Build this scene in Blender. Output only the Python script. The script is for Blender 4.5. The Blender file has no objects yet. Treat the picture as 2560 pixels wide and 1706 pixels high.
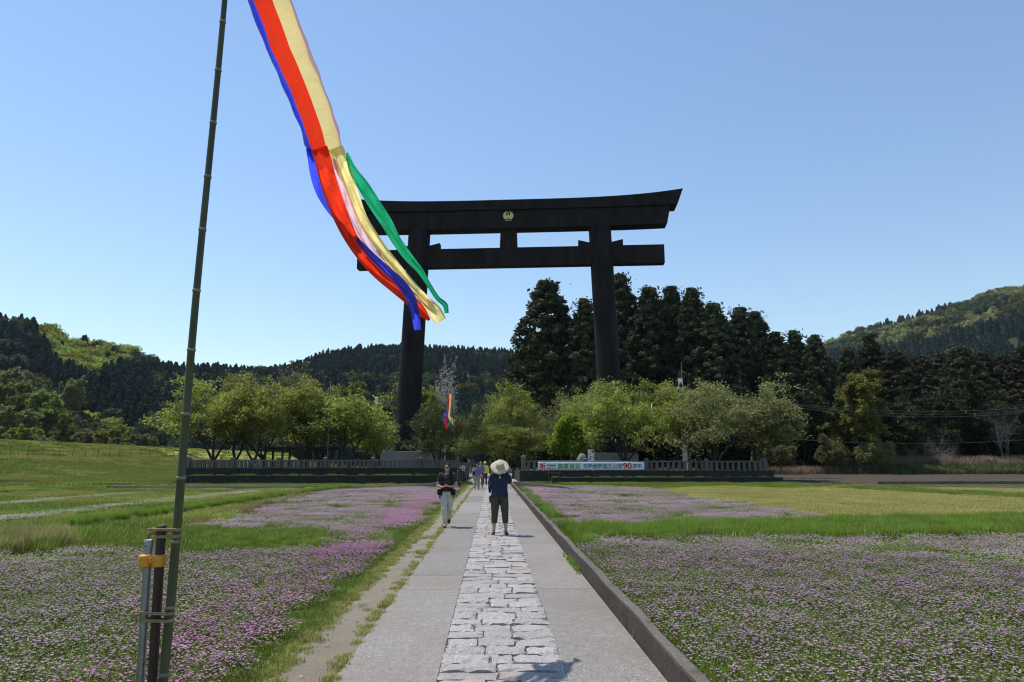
import bpy, bmesh, math, random
import numpy as np
from mathutils import Vector, Matrix

# ------------------------------------------------------------------ camera, world, sun, exposure
S = bpy.context.scene
ROOT = S.collection
YAW, PITCH, F, CX, CY, EYE = math.radians(1.619), math.radians(10.065), 1707.0, 1280.0, 853.0, 1.6
cam_data = bpy.data.cameras.new("camera")
cam_data.lens = 24.0
cam_data.sensor_width = 36.0
cam_data.clip_end = 6000
cam = bpy.data.objects.new("camera", cam_data)
cam.location = (0, 0, EYE)
cam.rotation_euler = (math.radians(90) + PITCH, 0, -YAW)
ROOT.objects.link(cam)
S.camera = cam

SUN_EL, SUN_AZ = math.radians(66.5), math.radians(-60)      # azimuth measured from +Y towards +X
w = bpy.data.worlds.new("World")
S.world = w
w.use_nodes = True
nt = w.node_tree
bg = nt.nodes["Background"]
sky = nt.nodes.new("ShaderNodeTexSky")
sky.sky_type = 'NISHITA'
sky.sun_disc = False
sky.sun_elevation = SUN_EL
sky.sun_rotation = SUN_AZ
sky.altitude = 60
sky.air_density = 1.4
sky.dust_density = 0.0
sky.ozone_density = 3.5
nt.links.new(sky.outputs[0], bg.inputs[0])
bg.inputs[1].default_value = 0.142

sl = bpy.data.lights.new("sun", 'SUN')
sl.energy = 4.2
sl.angle = math.radians(0.53)
sl.color = (1.0, 0.965, 0.90)
so = bpy.data.objects.new("sun", sl)
sun_dir = Vector((math.sin(SUN_AZ) * math.cos(SUN_EL), math.cos(SUN_AZ) * math.cos(SUN_EL), math.sin(SUN_EL)))
so.rotation_euler = sun_dir.to_track_quat('Z', 'Y').to_euler()
ROOT.objects.link(so)

S.view_settings.view_transform = 'Standard'
S.view_settings.look = 'None'
S.view_settings.exposure = 0.15
S.view_settings.gamma = 1.0
S.view_settings.use_curve_mapping = False
S.cycles.use_denoising = True
S.cycles.filter_width = 1.15
S.cycles.max_bounces = 6
S.cycles.transparent_max_bounces = 12
S.cycles.volume_bounces = 0

# ------------------------------------------------------------------ surveying: where a sight line meets the place
_r = np.array([math.cos(YAW), -math.sin(YAW), 0.0])
_w = np.array([math.sin(YAW) * math.cos(PITCH), math.cos(YAW) * math.cos(PITCH), math.sin(PITCH)])
_u = np.cross(_r, _w)
_C = np.array([0, 0, EYE])


def sight(px, py):
    return _r * (px - CX) / F - _u * (py - CY) / F + _w


def gr(px, py, z=0.0):
    v = sight(px, py)
    return _C + v * ((z - EYE) / v[2])


def atY(px, py, Y):
    v = sight(px, py)
    return _C + v * (Y / v[1])


def proj(P):
    q = np.asarray(P, float) - _C
    d = q @ _w
    return CX + F * (q @ _r) / d, CY - F * (q @ _u) / d


# ------------------------------------------------------------------ small mesh kit
rng = np.random.default_rng(7)
random.seed(7)


def mesh_np(name, verts, faces, cols=None, smooth=False):
    """faces: array (n,3) or (n,4), or list of lists"""
    me = bpy.data.meshes.new(name)
    verts = np.asarray(verts, np.float32)
    if isinstance(faces, np.ndarray):
        n, k = faces.shape
        me.vertices.add(len(verts))
        me.vertices.foreach_set("co", verts.ravel())
        me.loops.add(n * k)
        me.loops.foreach_set("vertex_index", faces.astype(np.int32).ravel())
        me.polygons.add(n)
        me.polygons.foreach_set("loop_start", (np.arange(n) * k).astype(np.int32))
        me.update(calc_edges=True)
    else:
        me.from_pydata([tuple(v) for v in verts], [], faces)
        me.update()
    if cols is not None:
        a = me.color_attributes.new("Col", 'FLOAT_COLOR', 'POINT')
        c = np.ones((len(verts), 4), np.float32)
        c[:, :3] = np.asarray(cols, np.float32)
        a.data.foreach_set("color", c.ravel())
    if smooth:
        me.polygons.foreach_set("use_smooth", np.ones(len(me.polygons), bool))
    return me


class MB:
    """collects boxes, lofts and lathes into one mesh"""

    def __init__(s):
        s.v, s.f = [], []

    def add(s, verts, faces):
        b = len(s.v)
        s.v += [tuple(map(float, q)) for q in verts]
        s.f += [[i + b for i in f] for f in faces]
        return s

    def box(s, c, d, rz=0.0, M=None):
        x, y, z = (q / 2 for q in d)
        vs = [Vector((i * x, j * y, k * z)) for k in (-1, 1) for j in (-1, 1) for i in (-1, 1)]
        R = Matrix.Rotation(rz, 3, 'Z') if M is None else M
        vs = [R @ q + Vector(c) for q in vs]
        return s.add(vs, [[0, 2, 3, 1], [4, 5, 7, 6], [0, 1, 5, 4], [2, 6, 7, 3], [0, 4, 6, 2], [1, 3, 7, 5]])

    def loft(s, pts, rad, k=8, cap=True, side=None):
        """tube through pts; rad: number or (a,b) per point; a is measured along `side`"""
        P = [Vector(p) for p in pts]
        n = len(P)
        vs, fs = [], []
        U = None
        for i in range(n):
            t = (P[min(i + 1, n - 1)] - P[max(i - 1, 0)])
            t = t.normalized() if t.length > 1e-9 else Vector((0, 0, 1))
            if side is not None:
                U = Vector(side)
                U = (U - t * U.dot(t))
                U = U.normalized() if U.length > 1e-6 else t.orthogonal().normalized()
            elif U is None:
                U = t.orthogonal().normalized()
            else:
                U = (U - t * U.dot(t)).normalized()
            W = t.cross(U)
            a, b = rad[i] if isinstance(rad[i], (tuple, list)) else (rad[i], rad[i])
            for j in range(k):
                an = 2 * math.pi * j / k
                vs.append(P[i] + U * (a * math.cos(an)) + W * (b * math.sin(an)))
        for i in range(n - 1):
            for j in range(k):
                q = (j + 1) % k
                fs.append([i * k + j, i * k + q, (i + 1) * k + q, (i + 1) * k + j])
        if cap:
            fs.append([j for j in range(k)][::-1])
            fs.append([(n - 1) * k + j for j in range(k)])
        return s.add(vs, fs)

    def prism(s, poly, z0, z1):
        n = len(poly)
        vs = [(x, y, z0) for x, y in poly] + [(x, y, z1) for x, y in poly]
        fs = [list(range(n))[::-1], list(range(n, 2 * n))]
        fs += [[i, (i + 1) % n, n + (i + 1) % n, n + i] for i in range(n)]
        return s.add(vs, fs)

    def ball(s, c, r, k=10, n=6, M=None):
        rx, ry, rz = r if isinstance(r, (tuple, list)) else (r, r, r)
        vs = [(0, 0, -rz)]
        for i in range(1, n):
            a = -math.pi / 2 + math.pi * i / n
            for j in range(k):
                b = 2 * math.pi * j / k
                vs.append((rx * math.cos(a) * math.cos(b), ry * math.cos(a) * math.sin(b), rz * math.sin(a)))
        vs.append((0, 0, rz))
        if M is not None:
            vs = [M @ Vector(q) for q in vs]
        vs = [Vector(q) + Vector(c) for q in vs]
        fs = [[0, 1 + (j + 1) % k, 1 + j] for j in range(k)]
        for i in range(n - 2):
            for j in range(k):
                q = (j + 1) % k
                fs.append([1 + i * k + j, 1 + i * k + q, 1 + (i + 1) * k + q, 1 + (i + 1) * k + j])
        L = len(vs) - 1
        fs += [[L, 1 + (n - 2) * k + j, 1 + (n - 2) * k + (j + 1) % k] for j in range(k)]
        return s.add(vs, fs)

    def mesh(s, name, smooth=False):
        me = bpy.data.meshes.new(name)
        me.from_pydata(s.v, [], s.f)
        me.update()
        if smooth:
            me.polygons.foreach_set("use_smooth", np.ones(len(me.polygons), bool))
        return me

    def obj(s, name, mat, parent=None, loc=None, smooth=False, bevel=0):
        o = link(name, s.mesh(name, smooth), mat, parent, loc)
        if bevel:
            m = o.modifiers.new("bevel", 'BEVEL')
            m.width = bevel
            m.segments = 2
            m.limit_method = 'ANGLE'
        return o


def link(name, data, mat=None, parent=None, loc=None):
    o = bpy.data.objects.new(name, data)
    ROOT.objects.link(o)
    if mat is not None and data is not None and not len(data.materials):
        data.materials.append(mat)
    if parent is not None:
        o.parent = parent
    if loc is not None:
        o.location = loc
    return o


def tag(o, label, cat, group=None):
    o['label'] = label
    o['category'] = cat
    if group:
        o['group'] = group
    return o


def thing(name, label, cat, loc=(0, 0, 0), rz=0.0, group=None):
    o = bpy.data.objects.new(name, None)
    o.empty_display_size = 0.2
    ROOT.objects.link(o)
    o.location = loc
    o.rotation_euler = (0, 0, rz)
    return tag(o, label, cat, group)


def kind(o, k):
    o['kind'] = k
    return o


def remesh(mb, voxel, smooth_it=4):
    """fuse overlapping lofts into one continuous skin"""
    t = bpy.data.objects.new("tmp", mb.mesh("tmp"))
    ROOT.objects.link(t)
    m = t.modifiers.new("r", 'REMESH')
    m.mode = 'VOXEL'
    m.voxel_size = voxel
    m.use_smooth_shade = True
    if smooth_it:
        q = t.modifiers.new("s", 'SMOOTH')
        q.iterations = smooth_it
        q.factor = 0.5
    dg = bpy.context.evaluated_depsgraph_get()
    me = bpy.data.meshes.new_from_object(t.evaluated_get(dg))
    old = t.data
    bpy.data.objects.remove(t)
    bpy.data.meshes.remove(old)
    return me


# ------------------------------------------------------------------ materials
def mat(name):
    m = bpy.data.materials.new(name)
    m.use_nodes = True
    n = m.node_tree.nodes
    n.clear()
    return m, n, m.node_tree.links


def pm(name, col, rough=0.7, var=0.0, scale=4.0, bump=0.0, bscale=40.0, spec=0.3, metal=0.0, detail=6, col2=None, obj_rand=0.0, coord='Object', stretch=None):
    """principled with noise-driven colour variation, per-object variation and fine relief"""
    m, n, L = mat(name)
    out = n.new("ShaderNodeOutputMaterial")
    b = n.new("ShaderNodeBsdfPrincipled")
    b.inputs["Roughness"].default_value = rough
    b.inputs["Metallic"].default_value = metal
    b.inputs["Specular IOR Level"].default_value = spec
    L.new(b.outputs[0], out.inputs[0])
    tc = n.new("ShaderNodeTexCoord")
    src = tc.outputs[coord]
    if stretch:
        mp = n.new("ShaderNodeMapping")
        mp.inputs["Scale"].default_value = stretch
        L.new(src, mp.inputs[0])
        src = mp.outputs[0]
    if var or col2:
        nz = n.new("ShaderNodeTexNoise")
        nz.inputs["Scale"].default_value = scale
        nz.inputs["Detail"].default_value = detail
        nz.inputs["Roughness"].default_value = 0.65
        L.new(src, nz.inputs["Vector"])
        r = n.new("ShaderNodeValToRGB")
        c2 = col2 or tuple(min(1, c * (1 + var)) for c in col)
        c1 = col if col2 else tuple(c * (1 - var) for c in col)
        r.color_ramp.elements[0].position = 0.32
        r.color_ramp.elements[1].position = 0.68
        r.color_ramp.elements[0].color = (*c1, 1)
        r.color_ramp.elements[1].color = (*c2, 1)
        L.new(nz.outputs[0], r.inputs[0])
        cs = r.outputs[0]
    else:
        rgb = n.new("ShaderNodeRGB")
        rgb.outputs[0].default_value = (*col, 1)
        cs = rgb.outputs[0]
    if obj_rand:
        oi = n.new("ShaderNodeObjectInfo")
        mr = n.new("ShaderNodeMapRange")
        mr.inputs[3].default_value = 1 - obj_rand
        mr.inputs[4].default_value = 1 + obj_rand
        L.new(oi.outputs["Random"], mr.inputs[0])
        hs = n.new("ShaderNodeHueSaturation")
        L.new(mr.outputs[0], hs.inputs["Value"])
        L.new(cs, hs.inputs["Color"])
        cs = hs.outputs[0]
    L.new(cs, b.inputs["Base Color"])
    if bump:
        nb = n.new("ShaderNodeTexNoise")
        nb.inputs["Scale"].default_value = bscale
        nb.inputs["Detail"].default_value = 8
        L.new(src, nb.inputs["Vector"])
        bp = n.new("ShaderNodeBump")
        bp.inputs["Strength"].default_value = bump
        bp.inputs["Distance"].default_value = 0.02
        L.new(nb.outputs[0], bp.inputs["Height"])
        L.new(bp.outputs[0], b.inputs["Normal"])
    return m


def leafmat(name, col, trans=0.35, var=0.25, rough=0.55, hue=0.02, use_col=False, gloss=0.25, tcol=None):
    """thin leaf: diffuse with light coming through; colour varies from leaf to leaf (mesh islands) and from plant to plant"""
    m, n, L = mat(name)
    out = n.new("ShaderNodeOutputMaterial")
    d = n.new("ShaderNodeBsdfPrincipled")
    d.inputs["Roughness"].default_value = rough
    d.inputs["Specular IOR Level"].default_value = gloss
    t = n.new("ShaderNodeBsdfTranslucent")
    mx = n.new("ShaderNodeMixShader")
    mx.inputs[0].default_value = trans
    L.new(d.outputs[0], mx.inputs[1])
    L.new(t.outputs[0], mx.inputs[2])
    L.new(mx.outputs[0], out.inputs[0])
    if use_col:
        a = n.new("ShaderNodeAttribute")
        a.attribute_name = "Col"
        cs = a.outputs["Color"]
    else:
        rgb = n.new("ShaderNodeRGB")
        rgb.outputs[0].default_value = (*col, 1)
        cs = rgb.outputs[0]
    ge = n.new("ShaderNodeNewGeometry")
    oi = n.new("ShaderNodeObjectInfo")
    hs = n.new("ShaderNodeHueSaturation")
    mv = n.new("ShaderNodeMapRange")
    mv.inputs[3].default_value = 1 - var
    mv.inputs[4].default_value = 1 + var
    L.new(ge.outputs["Random Per Island"], mv.inputs[0])
    mo = n.new("ShaderNodeMapRange")
    mo.inputs[3].default_value = 1 - var * 0.6
    mo.inputs[4].default_value = 1 + var * 0.6
    L.new(oi.outputs["Random"], mo.inputs[0])
    mul = n.new("ShaderNodeMath")
    mul.operation = 'MULTIPLY'
    L.new(mv.outputs[0], mul.inputs[0])
    L.new(mo.outputs[0], mul.inputs[1])
    L.new(mul.outputs[0], hs.inputs["Value"])
    mh = n.new("ShaderNodeMapRange")
    mh.inputs[3].default_value = 0.5 - hue
    mh.inputs[4].default_value = 0.5 + hue
    L.new(oi.outputs["Random"], mh.inputs[0])
    L.new(mh.outputs[0], hs.inputs["Hue"])
    L.new(cs, hs.inputs["Color"])
    L.new(hs.outputs[0], d.inputs["Base Color"])
    if tcol:
        mixc = n.new("ShaderNodeMix")
        mixc.data_type = 'RGBA'
        mixc.blend_type = 'MULTIPLY'
        mixc.inputs[0].default_value = 1
        L.new(hs.outputs[0], mixc.inputs[6])
        mixc.inputs[7].default_value = (*tcol, 1)
        L.new(mixc.outputs[2], t.inputs["Color"])
    else:
        L.new(hs.outputs[0], t.inputs["Color"])
    return m


def clothmat(name, col, trans=0.45, rough=0.5, sheer=0.06):
    m, n, L = mat(name)
    out = n.new("ShaderNodeOutputMaterial")
    d = n.new("ShaderNodeBsdfPrincipled")
    d.inputs["Roughness"].default_value = rough
    d.inputs["Base Color"].default_value = (*col, 1)
    d.inputs["Specular IOR Level"].default_value = 0.35
    d.inputs["Sheen Weight"].default_value = 0.142
    t = n.new("ShaderNodeBsdfTranslucent")
    t.inputs["Color"].default_value = (*col, 1)
    tc = n.new("ShaderNodeTexCoord")
    nz = n.new("ShaderNodeTexNoise")
    nz.inputs["Scale"].default_value = 7
    nz.inputs["Detail"].default_value = 5
    nz.inputs["Distortion"].default_value = 0.6
    L.new(tc.outputs["Object"], nz.inputs["Vector"])
    bp = n.new("ShaderNodeBump")
    bp.inputs["Strength"].default_value = 0.6
    bp.inputs["Distance"].default_value = 0.05
    L.new(nz.outputs[0], bp.inputs["Height"])
    L.new(bp.outputs[0], d.inputs["Normal"])
    L.new(bp.outputs[0], t.inputs["Normal"])
    mx = n.new("ShaderNodeMixShader")
    mx.inputs[0].default_value = trans
    L.new(d.outputs[0], mx.inputs[1])
    L.new(t.outputs[0], mx.inputs[2])
    tp = n.new("ShaderNodeBsdfTransparent")
    tp.inputs[0].default_value = (*col, 1)
    m2 = n.new("ShaderNodeMixShader")
    m2.inputs[0].default_value = sheer
    L.new(mx.outputs[0], m2.inputs[1])
    L.new(tp.outputs[0], m2.inputs[2])
    L.new(m2.outputs[0], out.inputs[0])
    return m


def groundmat(name, cols, scale=1.2, fine=35.0, bump=0.6, rough=0.9):
    """three-tone ground: big patches, small patches and grain"""
    m, n, L = mat(name)
    out = n.new("ShaderNodeOutputMaterial")
    b = n.new("ShaderNodeBsdfPrincipled")
    b.inputs["Roughness"].default_value = rough
    b.inputs["Specular IOR Level"].default_value = 0.142
    L.new(b.outputs[0], out.inputs[0])
    tc = n.new("ShaderNodeTexCoord")

    def noise(sc, det=6):
        q = n.new("ShaderNodeTexNoise")
        q.inputs["Scale"].default_value = sc
        q.inputs["Detail"].default_value = det
        q.inputs["Roughness"].default_value = 0.7
        L.new(tc.outputs["Object"], q.inputs["Vector"])
        return q
    n1, n2 = noise(scale * 0.12, 8), noise(fine, 6)
    r1 = n.new("ShaderNodeValToRGB")
    r1.color_ramp.elements[0].color = (*cols[0], 1)
    r1.color_ramp.elements[1].color = (*cols[1], 1)
    r1.color_ramp.elements[0].position = 0.36
    r1.color_ramp.elements[1].position = 0.64
    L.new(n1.outputs[0], r1.inputs[0])
    r2 = n.new("ShaderNodeValToRGB")
    r2.color_ramp.elements[0].color = (0, 0, 0, 1)
    r2.color_ramp.elements[1].color = (1, 1, 1, 1)
    r2.color_ramp.elements[0].position = 0.45
    r2.color_ramp.elements[1].position = 0.62
    L.new(n2.outputs[0], r2.inputs[0])
    mx = n.new("ShaderNodeMix")
    mx.data_type = 'RGBA'
    L.new(r2.outputs[0], mx.inputs[0])
    L.new(r1.outputs[0], mx.inputs[6])
    mx.inputs[7].default_value = (*cols[2], 1)
    L.new(mx.outputs[2], b.inputs["Base Color"])
    bp = n.new("ShaderNodeBump")
    bp.inputs["Strength"].default_value = bump
    bp.inputs["Distance"].default_value = 0.03
    L.new(n2.outputs[0], bp.inputs["Height"])
    L.new(bp.outputs[0], b.inputs["Normal"])
    return m


def concretemat(name, base, light, dark, stain, spot=240.0, moss=None):
    """weathered exposed-aggregate concrete or stone: speckle, stains, worn patches"""
    m, n, L = mat(name)
    out = n.new("ShaderNodeOutputMaterial")
    b = n.new("ShaderNodeBsdfPrincipled")
    b.inputs["Roughness"].default_value = 0.85
    b.inputs["Specular IOR Level"].default_value = 0.25
    L.new(b.outputs[0], out.inputs[0])
    ge = n.new("ShaderNodeNewGeometry")
    pos = ge.outputs["Position"]

    def noise(sc, det=4):
        q = n.new("ShaderNodeTexNoise")
        q.inputs["Scale"].default_value = sc
        q.inputs["Detail"].default_value = det
        L.new(pos, q.inputs["Vector"])
        return q

    def ramp(src, stops):
        q = n.new("ShaderNodeValToRGB")
        while len(q.color_ramp.elements) < len(stops):
            q.color_ramp.elements.new(0.5)
        for e, (p, c) in zip(q.color_ramp.elements, stops):
            e.position = p
            e.color = (*c, 1)
        L.new(src, q.inputs[0])
        return q.outputs[0]

    def mix(a, b2, fac, mode='MIX'):
        q = n.new("ShaderNodeMix")
        q.data_type = 'RGBA'
        q.blend_type = mode
        for s, v in ((0, fac), (6, a), (7, b2)):
            if hasattr(v, 'is_linked'):
                L.new(v, q.inputs[s])
            elif s == 0:
                q.inputs[0].default_value = v
            else:
                q.inputs[s].default_value = (*v, 1)
        return q.outputs[2]
    vo = n.new("ShaderNodeTexVoronoi")
    vo.inputs["Scale"].default_value = spot
    L.new(pos, vo.inputs["Vector"])
    sp = ramp(vo.outputs["Color"], [(0.0, dark), (0.35, base), (0.7, base), (1.0, light)])
    big = noise(0.7, 8)
    c = mix(sp, stain, ramp(big.outputs[0], [(0.42, (0, 0, 0)), (0.7, (0.75, 0.75, 0.75))]))
    med = noise(9, 6)
    c = mix(c, ramp(med.outputs[0], [(0.3, (0.9, 0.9, 0.9)), (0.7, (1.06, 1.06, 1.06))]), 1.0, 'MULTIPLY')
    if moss:
        c = mix(c, moss, ramp(noise(3.2, 8).outputs[0], [(0.56, (0, 0, 0)), (0.68, (0.8, 0.8, 0.8))]))
    oi = n.new("ShaderNodeObjectInfo")
    mo = n.new("ShaderNodeMapRange")
    mo.inputs[3].default_value = 0.86
    mo.inputs[4].default_value = 1.12
    L.new(oi.outputs["Random"], mo.inputs[0])
    hs = n.new("ShaderNodeHueSaturation")
    L.new(mo.outputs[0], hs.inputs["Value"])
    L.new(c, hs.inputs["Color"])
    L.new(hs.outputs[0], b.inputs["Base Color"])
    bp = n.new("ShaderNodeBump")
    bp.inputs["Strength"].default_value = 0.5
    bp.inputs["Distance"].default_value = 0.006
    L.new(noise(spot * 0.35, 5).outputs[0], bp.inputs["Height"])
    L.new(bp.outputs[0], b.inputs["Normal"])
    return m


M = {}
M['concrete'] = concretemat("pavement_concrete", (0.238, 0.211, 0.187), (0.43, 0.39, 0.35), (0.12, 0.105, 0.092), (0.205, 0.172, 0.138), 80)
M['granite'] = concretemat("granite_paving", (0.335, 0.305, 0.283), (0.56, 0.515, 0.48), (0.15, 0.135, 0.125), (0.33, 0.28, 0.245), 70)
M['joint'] = pm("joint_mortar", (0.15, 0.13, 0.105), 0.95, 0.3, 9, 0.5, 60)
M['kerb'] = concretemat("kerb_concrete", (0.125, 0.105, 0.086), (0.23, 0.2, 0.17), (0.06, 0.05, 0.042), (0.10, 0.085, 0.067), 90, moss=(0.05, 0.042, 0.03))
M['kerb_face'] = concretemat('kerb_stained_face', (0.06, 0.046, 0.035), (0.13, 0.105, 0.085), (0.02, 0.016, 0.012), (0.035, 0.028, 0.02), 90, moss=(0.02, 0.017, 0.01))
M['gravel'] = groundmat("track_gravel", ((0.25, 0.205, 0.15), (0.31, 0.265, 0.2), (0.2, 0.165, 0.12)), 6, 60, 0.8)
M['grass_floor'] = groundmat("grass_floor", ((0.06, 0.08, 0.018), (0.085, 0.10, 0.025), (0.10, 0.125, 0.03)), 1.5, 16, 0.9)
M['meadow'] = groundmat("meadow_floor", ((0.12, 0.145, 0.028), (0.17, 0.17, 0.038), (0.18, 0.195, 0.046)), 1.0, 5, 0.9)
M['levee'] = groundmat("levee_grass", ((0.22, 0.24, 0.044), (0.29, 0.28, 0.06), (0.31, 0.305, 0.07)), 0.6, 2.2, 1.0)
M['mown'] = groundmat("mown_grass", ((0.21, 0.195, 0.055), (0.25, 0.22, 0.075), (0.17, 0.17, 0.042)), 1.0, 7, 0.8)
M['soil'] = groundmat("tilled_soil", ((0.066, 0.05, 0.034), (0.09, 0.069, 0.047), (0.042, 0.032, 0.022)), 1.5, 6, 1.0)
M['plaza'] = groundmat("plaza_gravel", ((0.3, 0.28, 0.255), (0.36, 0.34, 0.31), (0.26, 0.245, 0.22)), 1.0, 14, 0.5)
M['wetsoil'] = groundmat("paddy_soil", ((0.15, 0.135, 0.115), (0.19, 0.175, 0.155), (0.09, 0.08, 0.065)), 2, 6, 0.9, 0.6)
M['forest_floor'] = groundmat("forest_floor", ((0.03, 0.03, 0.016), (0.045, 0.042, 0.022), (0.05, 0.055, 0.02)), 1, 5, 0.8)
M['bark'] = pm("cherry_bark", (0.045, 0.036, 0.03), 0.9, 0.35, 9, 0.6, 30)
M['cedarbark'] = pm("cedar_bark", (0.07, 0.045, 0.032), 0.9, 0.35, 3, 0.6, 12, stretch=(1, 1, 0.15))
M['greybark'] = pm("bare_wood", (0.19, 0.17, 0.15), 0.9, 0.25, 6)
M['torii'] = pm("torii_dark_steel", (0.0165, 0.0125, 0.0125), 0.7, 0.45, 0.9, 0.2, 5, spec=0.12, stretch=(1, 1, 0.22))
M['gold'] = pm("crest_gold", (0.62, 0.55, 0.25), 0.4, 0.12, 3, spec=0.5)
M['stonegrey'] = concretemat("fence_stone", (0.118, 0.11, 0.102), (0.21, 0.2, 0.185), (0.07, 0.066, 0.062), (0.10, 0.092, 0.082), 40)
M['darkstone'] = concretemat("terrace_stone", (0.035, 0.034, 0.03), (0.07, 0.068, 0.06), (0.015, 0.015, 0.013), (0.02, 0.021, 0.016), 12, moss=(0.024, 0.03, 0.012))
M['monument'] = concretemat("monument_stone", (0.24, 0.225, 0.205), (0.33, 0.31, 0.29), (0.15, 0.14, 0.125), (0.17, 0.155, 0.14), 25)
M['bamboo'] = pm("bamboo_green", (0.05, 0.052, 0.018), 0.5, 0.42, 3, 0.1, 20, spec=0.45, stretch=(8, 8, 0.6))
M['node'] = pm("bamboo_node", (0.22, 0.2, 0.14), 0.7, 0.25, 14)
M['steel'] = pm("galvanised_steel", (0.24, 0.25, 0.26), 0.42, 0.18, 22, 0.1, 90, metal=0.85, spec=0.5)
M['brownwood'] = pm("dark_brown_stake", (0.045, 0.026, 0.018), 0.55, 0.35, 6, 0.35, 25, stretch=(6, 6, 0.5))
M['orange'] = pm("orange_paint", (0.62, 0.27, 0.03), 0.45, 0.15, 9, spec=0.5)
M['rope'] = pm("hemp_rope", (0.34, 0.24, 0.15), 0.9, 0.3, 40, 0.6, 160)
M['white'] = pm("white_vinyl", (0.72, 0.74, 0.76), 0.55, 0.04, 3)
M['whitecloth'] = clothmat("white_cloth", (0.78, 0.78, 0.78), 0.3)
M['black'] = pm("black_matte", (0.012, 0.012, 0.013), 0.7)
M['dkwood'] = pm("weathered_timber", (0.06, 0.05, 0.042), 0.85, 0.3, 5)
M['redpaint'] = pm("red_paint", (0.55, 0.06, 0.035), 0.5)
M['ink_red'] = pm("print_red", (0.5, 0.02, 0.04), 0.6)
M['ink_navy'] = pm("print_navy", (0.035, 0.04, 0.13), 0.6)
M['ink_green'] = pm("print_green", (0.09, 0.3, 0.14), 0.6)
M['ink_teal'] = pm("print_teal", (0.03, 0.2, 0.2), 0.6)
M['ink_blue'] = pm("print_blue", (0.03, 0.14, 0.24), 0.6)
M['stake'] = pm("rusty_stake", (0.06, 0.05, 0.04), 0.7, 0.3, 3)
M['wire'] = pm("cable_black", (0.13, 0.13, 0.135), 0.45, spec=0.5)
M['water'] = pm("water_surface", (0.04, 0.045, 0.04), 0.08, 0.2, 2, 0.05, 9, spec=0.5)
M['straw'] = leafmat("dry_straw", (0.32, 0.265, 0.11), 0.3, 0.3)
M['boardgreen'] = pm("sign_green", (0.03, 0.12, 0.08), 0.5)

# ================================================================== THE SETTING
def vnoise(x, y, s=1.0, seed=0):
    """cheap smooth noise in -1..1"""
    x = np.asarray(x, float) * s
    y = np.asarray(y, float) * s
    v = 0
    a = 1.0
    for o in range(4):
        k = 1.9 ** o
        p = seed * 1.7 + o * 2.3
        v = v + a * np.sin(x * k * 1.0 + 1.3 * np.sin(y * k * 0.7 + p) + p) * np.sin(y * k * 1.1 + 1.1 * np.sin(x * k * 0.9 - p) - p * 0.7)
        a *= 0.55
    return v / 1.6


def inpoly(px, py, poly):
    px, py = np.asarray(px), np.asarray(py)
    c = np.zeros(px.shape, bool)
    n = len(poly)
    for i in range(n):
        x1, y1 = poly[i]
        x2, y2 = poly[(i + 1) % n]
        if y1 == y2:
            continue
        c ^= ((y1 > py) != (y2 > py)) & (px < (x2 - x1) * (py - y1) / (y2 - y1) + x1)
    return c


def sheet(name, m, poly, z):
    me = bpy.data.meshes.new(name)
    me.from_pydata([(x, y, z) for x, y in poly], [], [list(range(len(poly)))])
    me.update()
    if me.polygons[0].normal.z < 0:
        me.flip_normals()
    return kind(link(name, me, m), 'structure')


def grid_sheet(name, m, x0, x1, y0, y1, nx, ny, zf, smooth=True):
    xs, ys = np.meshgrid(np.linspace(x0, x1, nx), np.linspace(y0, y1, ny))
    zs = zf(xs, ys)
    v = np.stack([xs, ys, zs], -1).reshape(-1, 3)
    i = np.arange(nx * ny).reshape(ny, nx)
    f = np.stack([i[:-1, :-1], i[:-1, 1:], i[1:, 1:], i[1:, :-1]], -1).reshape(-1, 4)
    return kind(link(name, mesh_np(name, v, f, smooth=smooth), m), 'structure')


# ground: one big sheet
a_ = np.linspace(0, 2 * math.pi, 65)[:-1]
sheet("ground", M['grass_floor'], [(1500 * math.cos(a), 200 + 1500 * math.sin(a)) for a in a_], -0.03)

# meadow on the left, beyond the flowers
sheet("meadow", M['meadow'], [tuple(gr(*p)[:2]) for p in ((-700, 1372), (160, 1372), (430, 1322), (560, 1296), (830, 1226), (1000, 1216), (440, 1214), (-700, 1216))], -0.02)
# mown field on the right
sheet("mown_field", M['mown'], [tuple(gr(*p)[:2]) for p in ((1560, 1220), (2108, 1306), (3300, 1290), (3300, 1243), (2560, 1222), (1960, 1211))], -0.02)


# ploughed fields on the right, clods as relief
def soil_z(x, y):
    return -0.02 + 0.035 * vnoise(x, y, 3.1, 3) + 0.03 * vnoise(x, y, 7.7, 5) + 0.02 * np.sin(y * 5.5)


grid_sheet("ploughed_field", M['soil'], 23.2, 95, 52.5, 97, 260, 170, soil_z)
grid_sheet("ploughed_strip", M['soil'], 24.2, 60, 42.5, 49.5, 160, 60, lambda x, y: soil_z(x, y) - 0.012 - 0.3 * np.clip((44.8 - y + (x - 34) * -0.12), 0, 3))

# plaza between and behind the terraces
sheet("plaza", M['plaza'], [(-2.35, 52.5), (2.45, 54.0), (2.45, 76), (24, 76), (24, 112), (-26, 112), (-26, 75), (-2.35, 75)], -0.012)
sheet("forest_floor", M['forest_floor'], [(-4, 108), (24.5, 92), (110, 98), (160, 260), (-20, 260)], -0.008)

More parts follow.
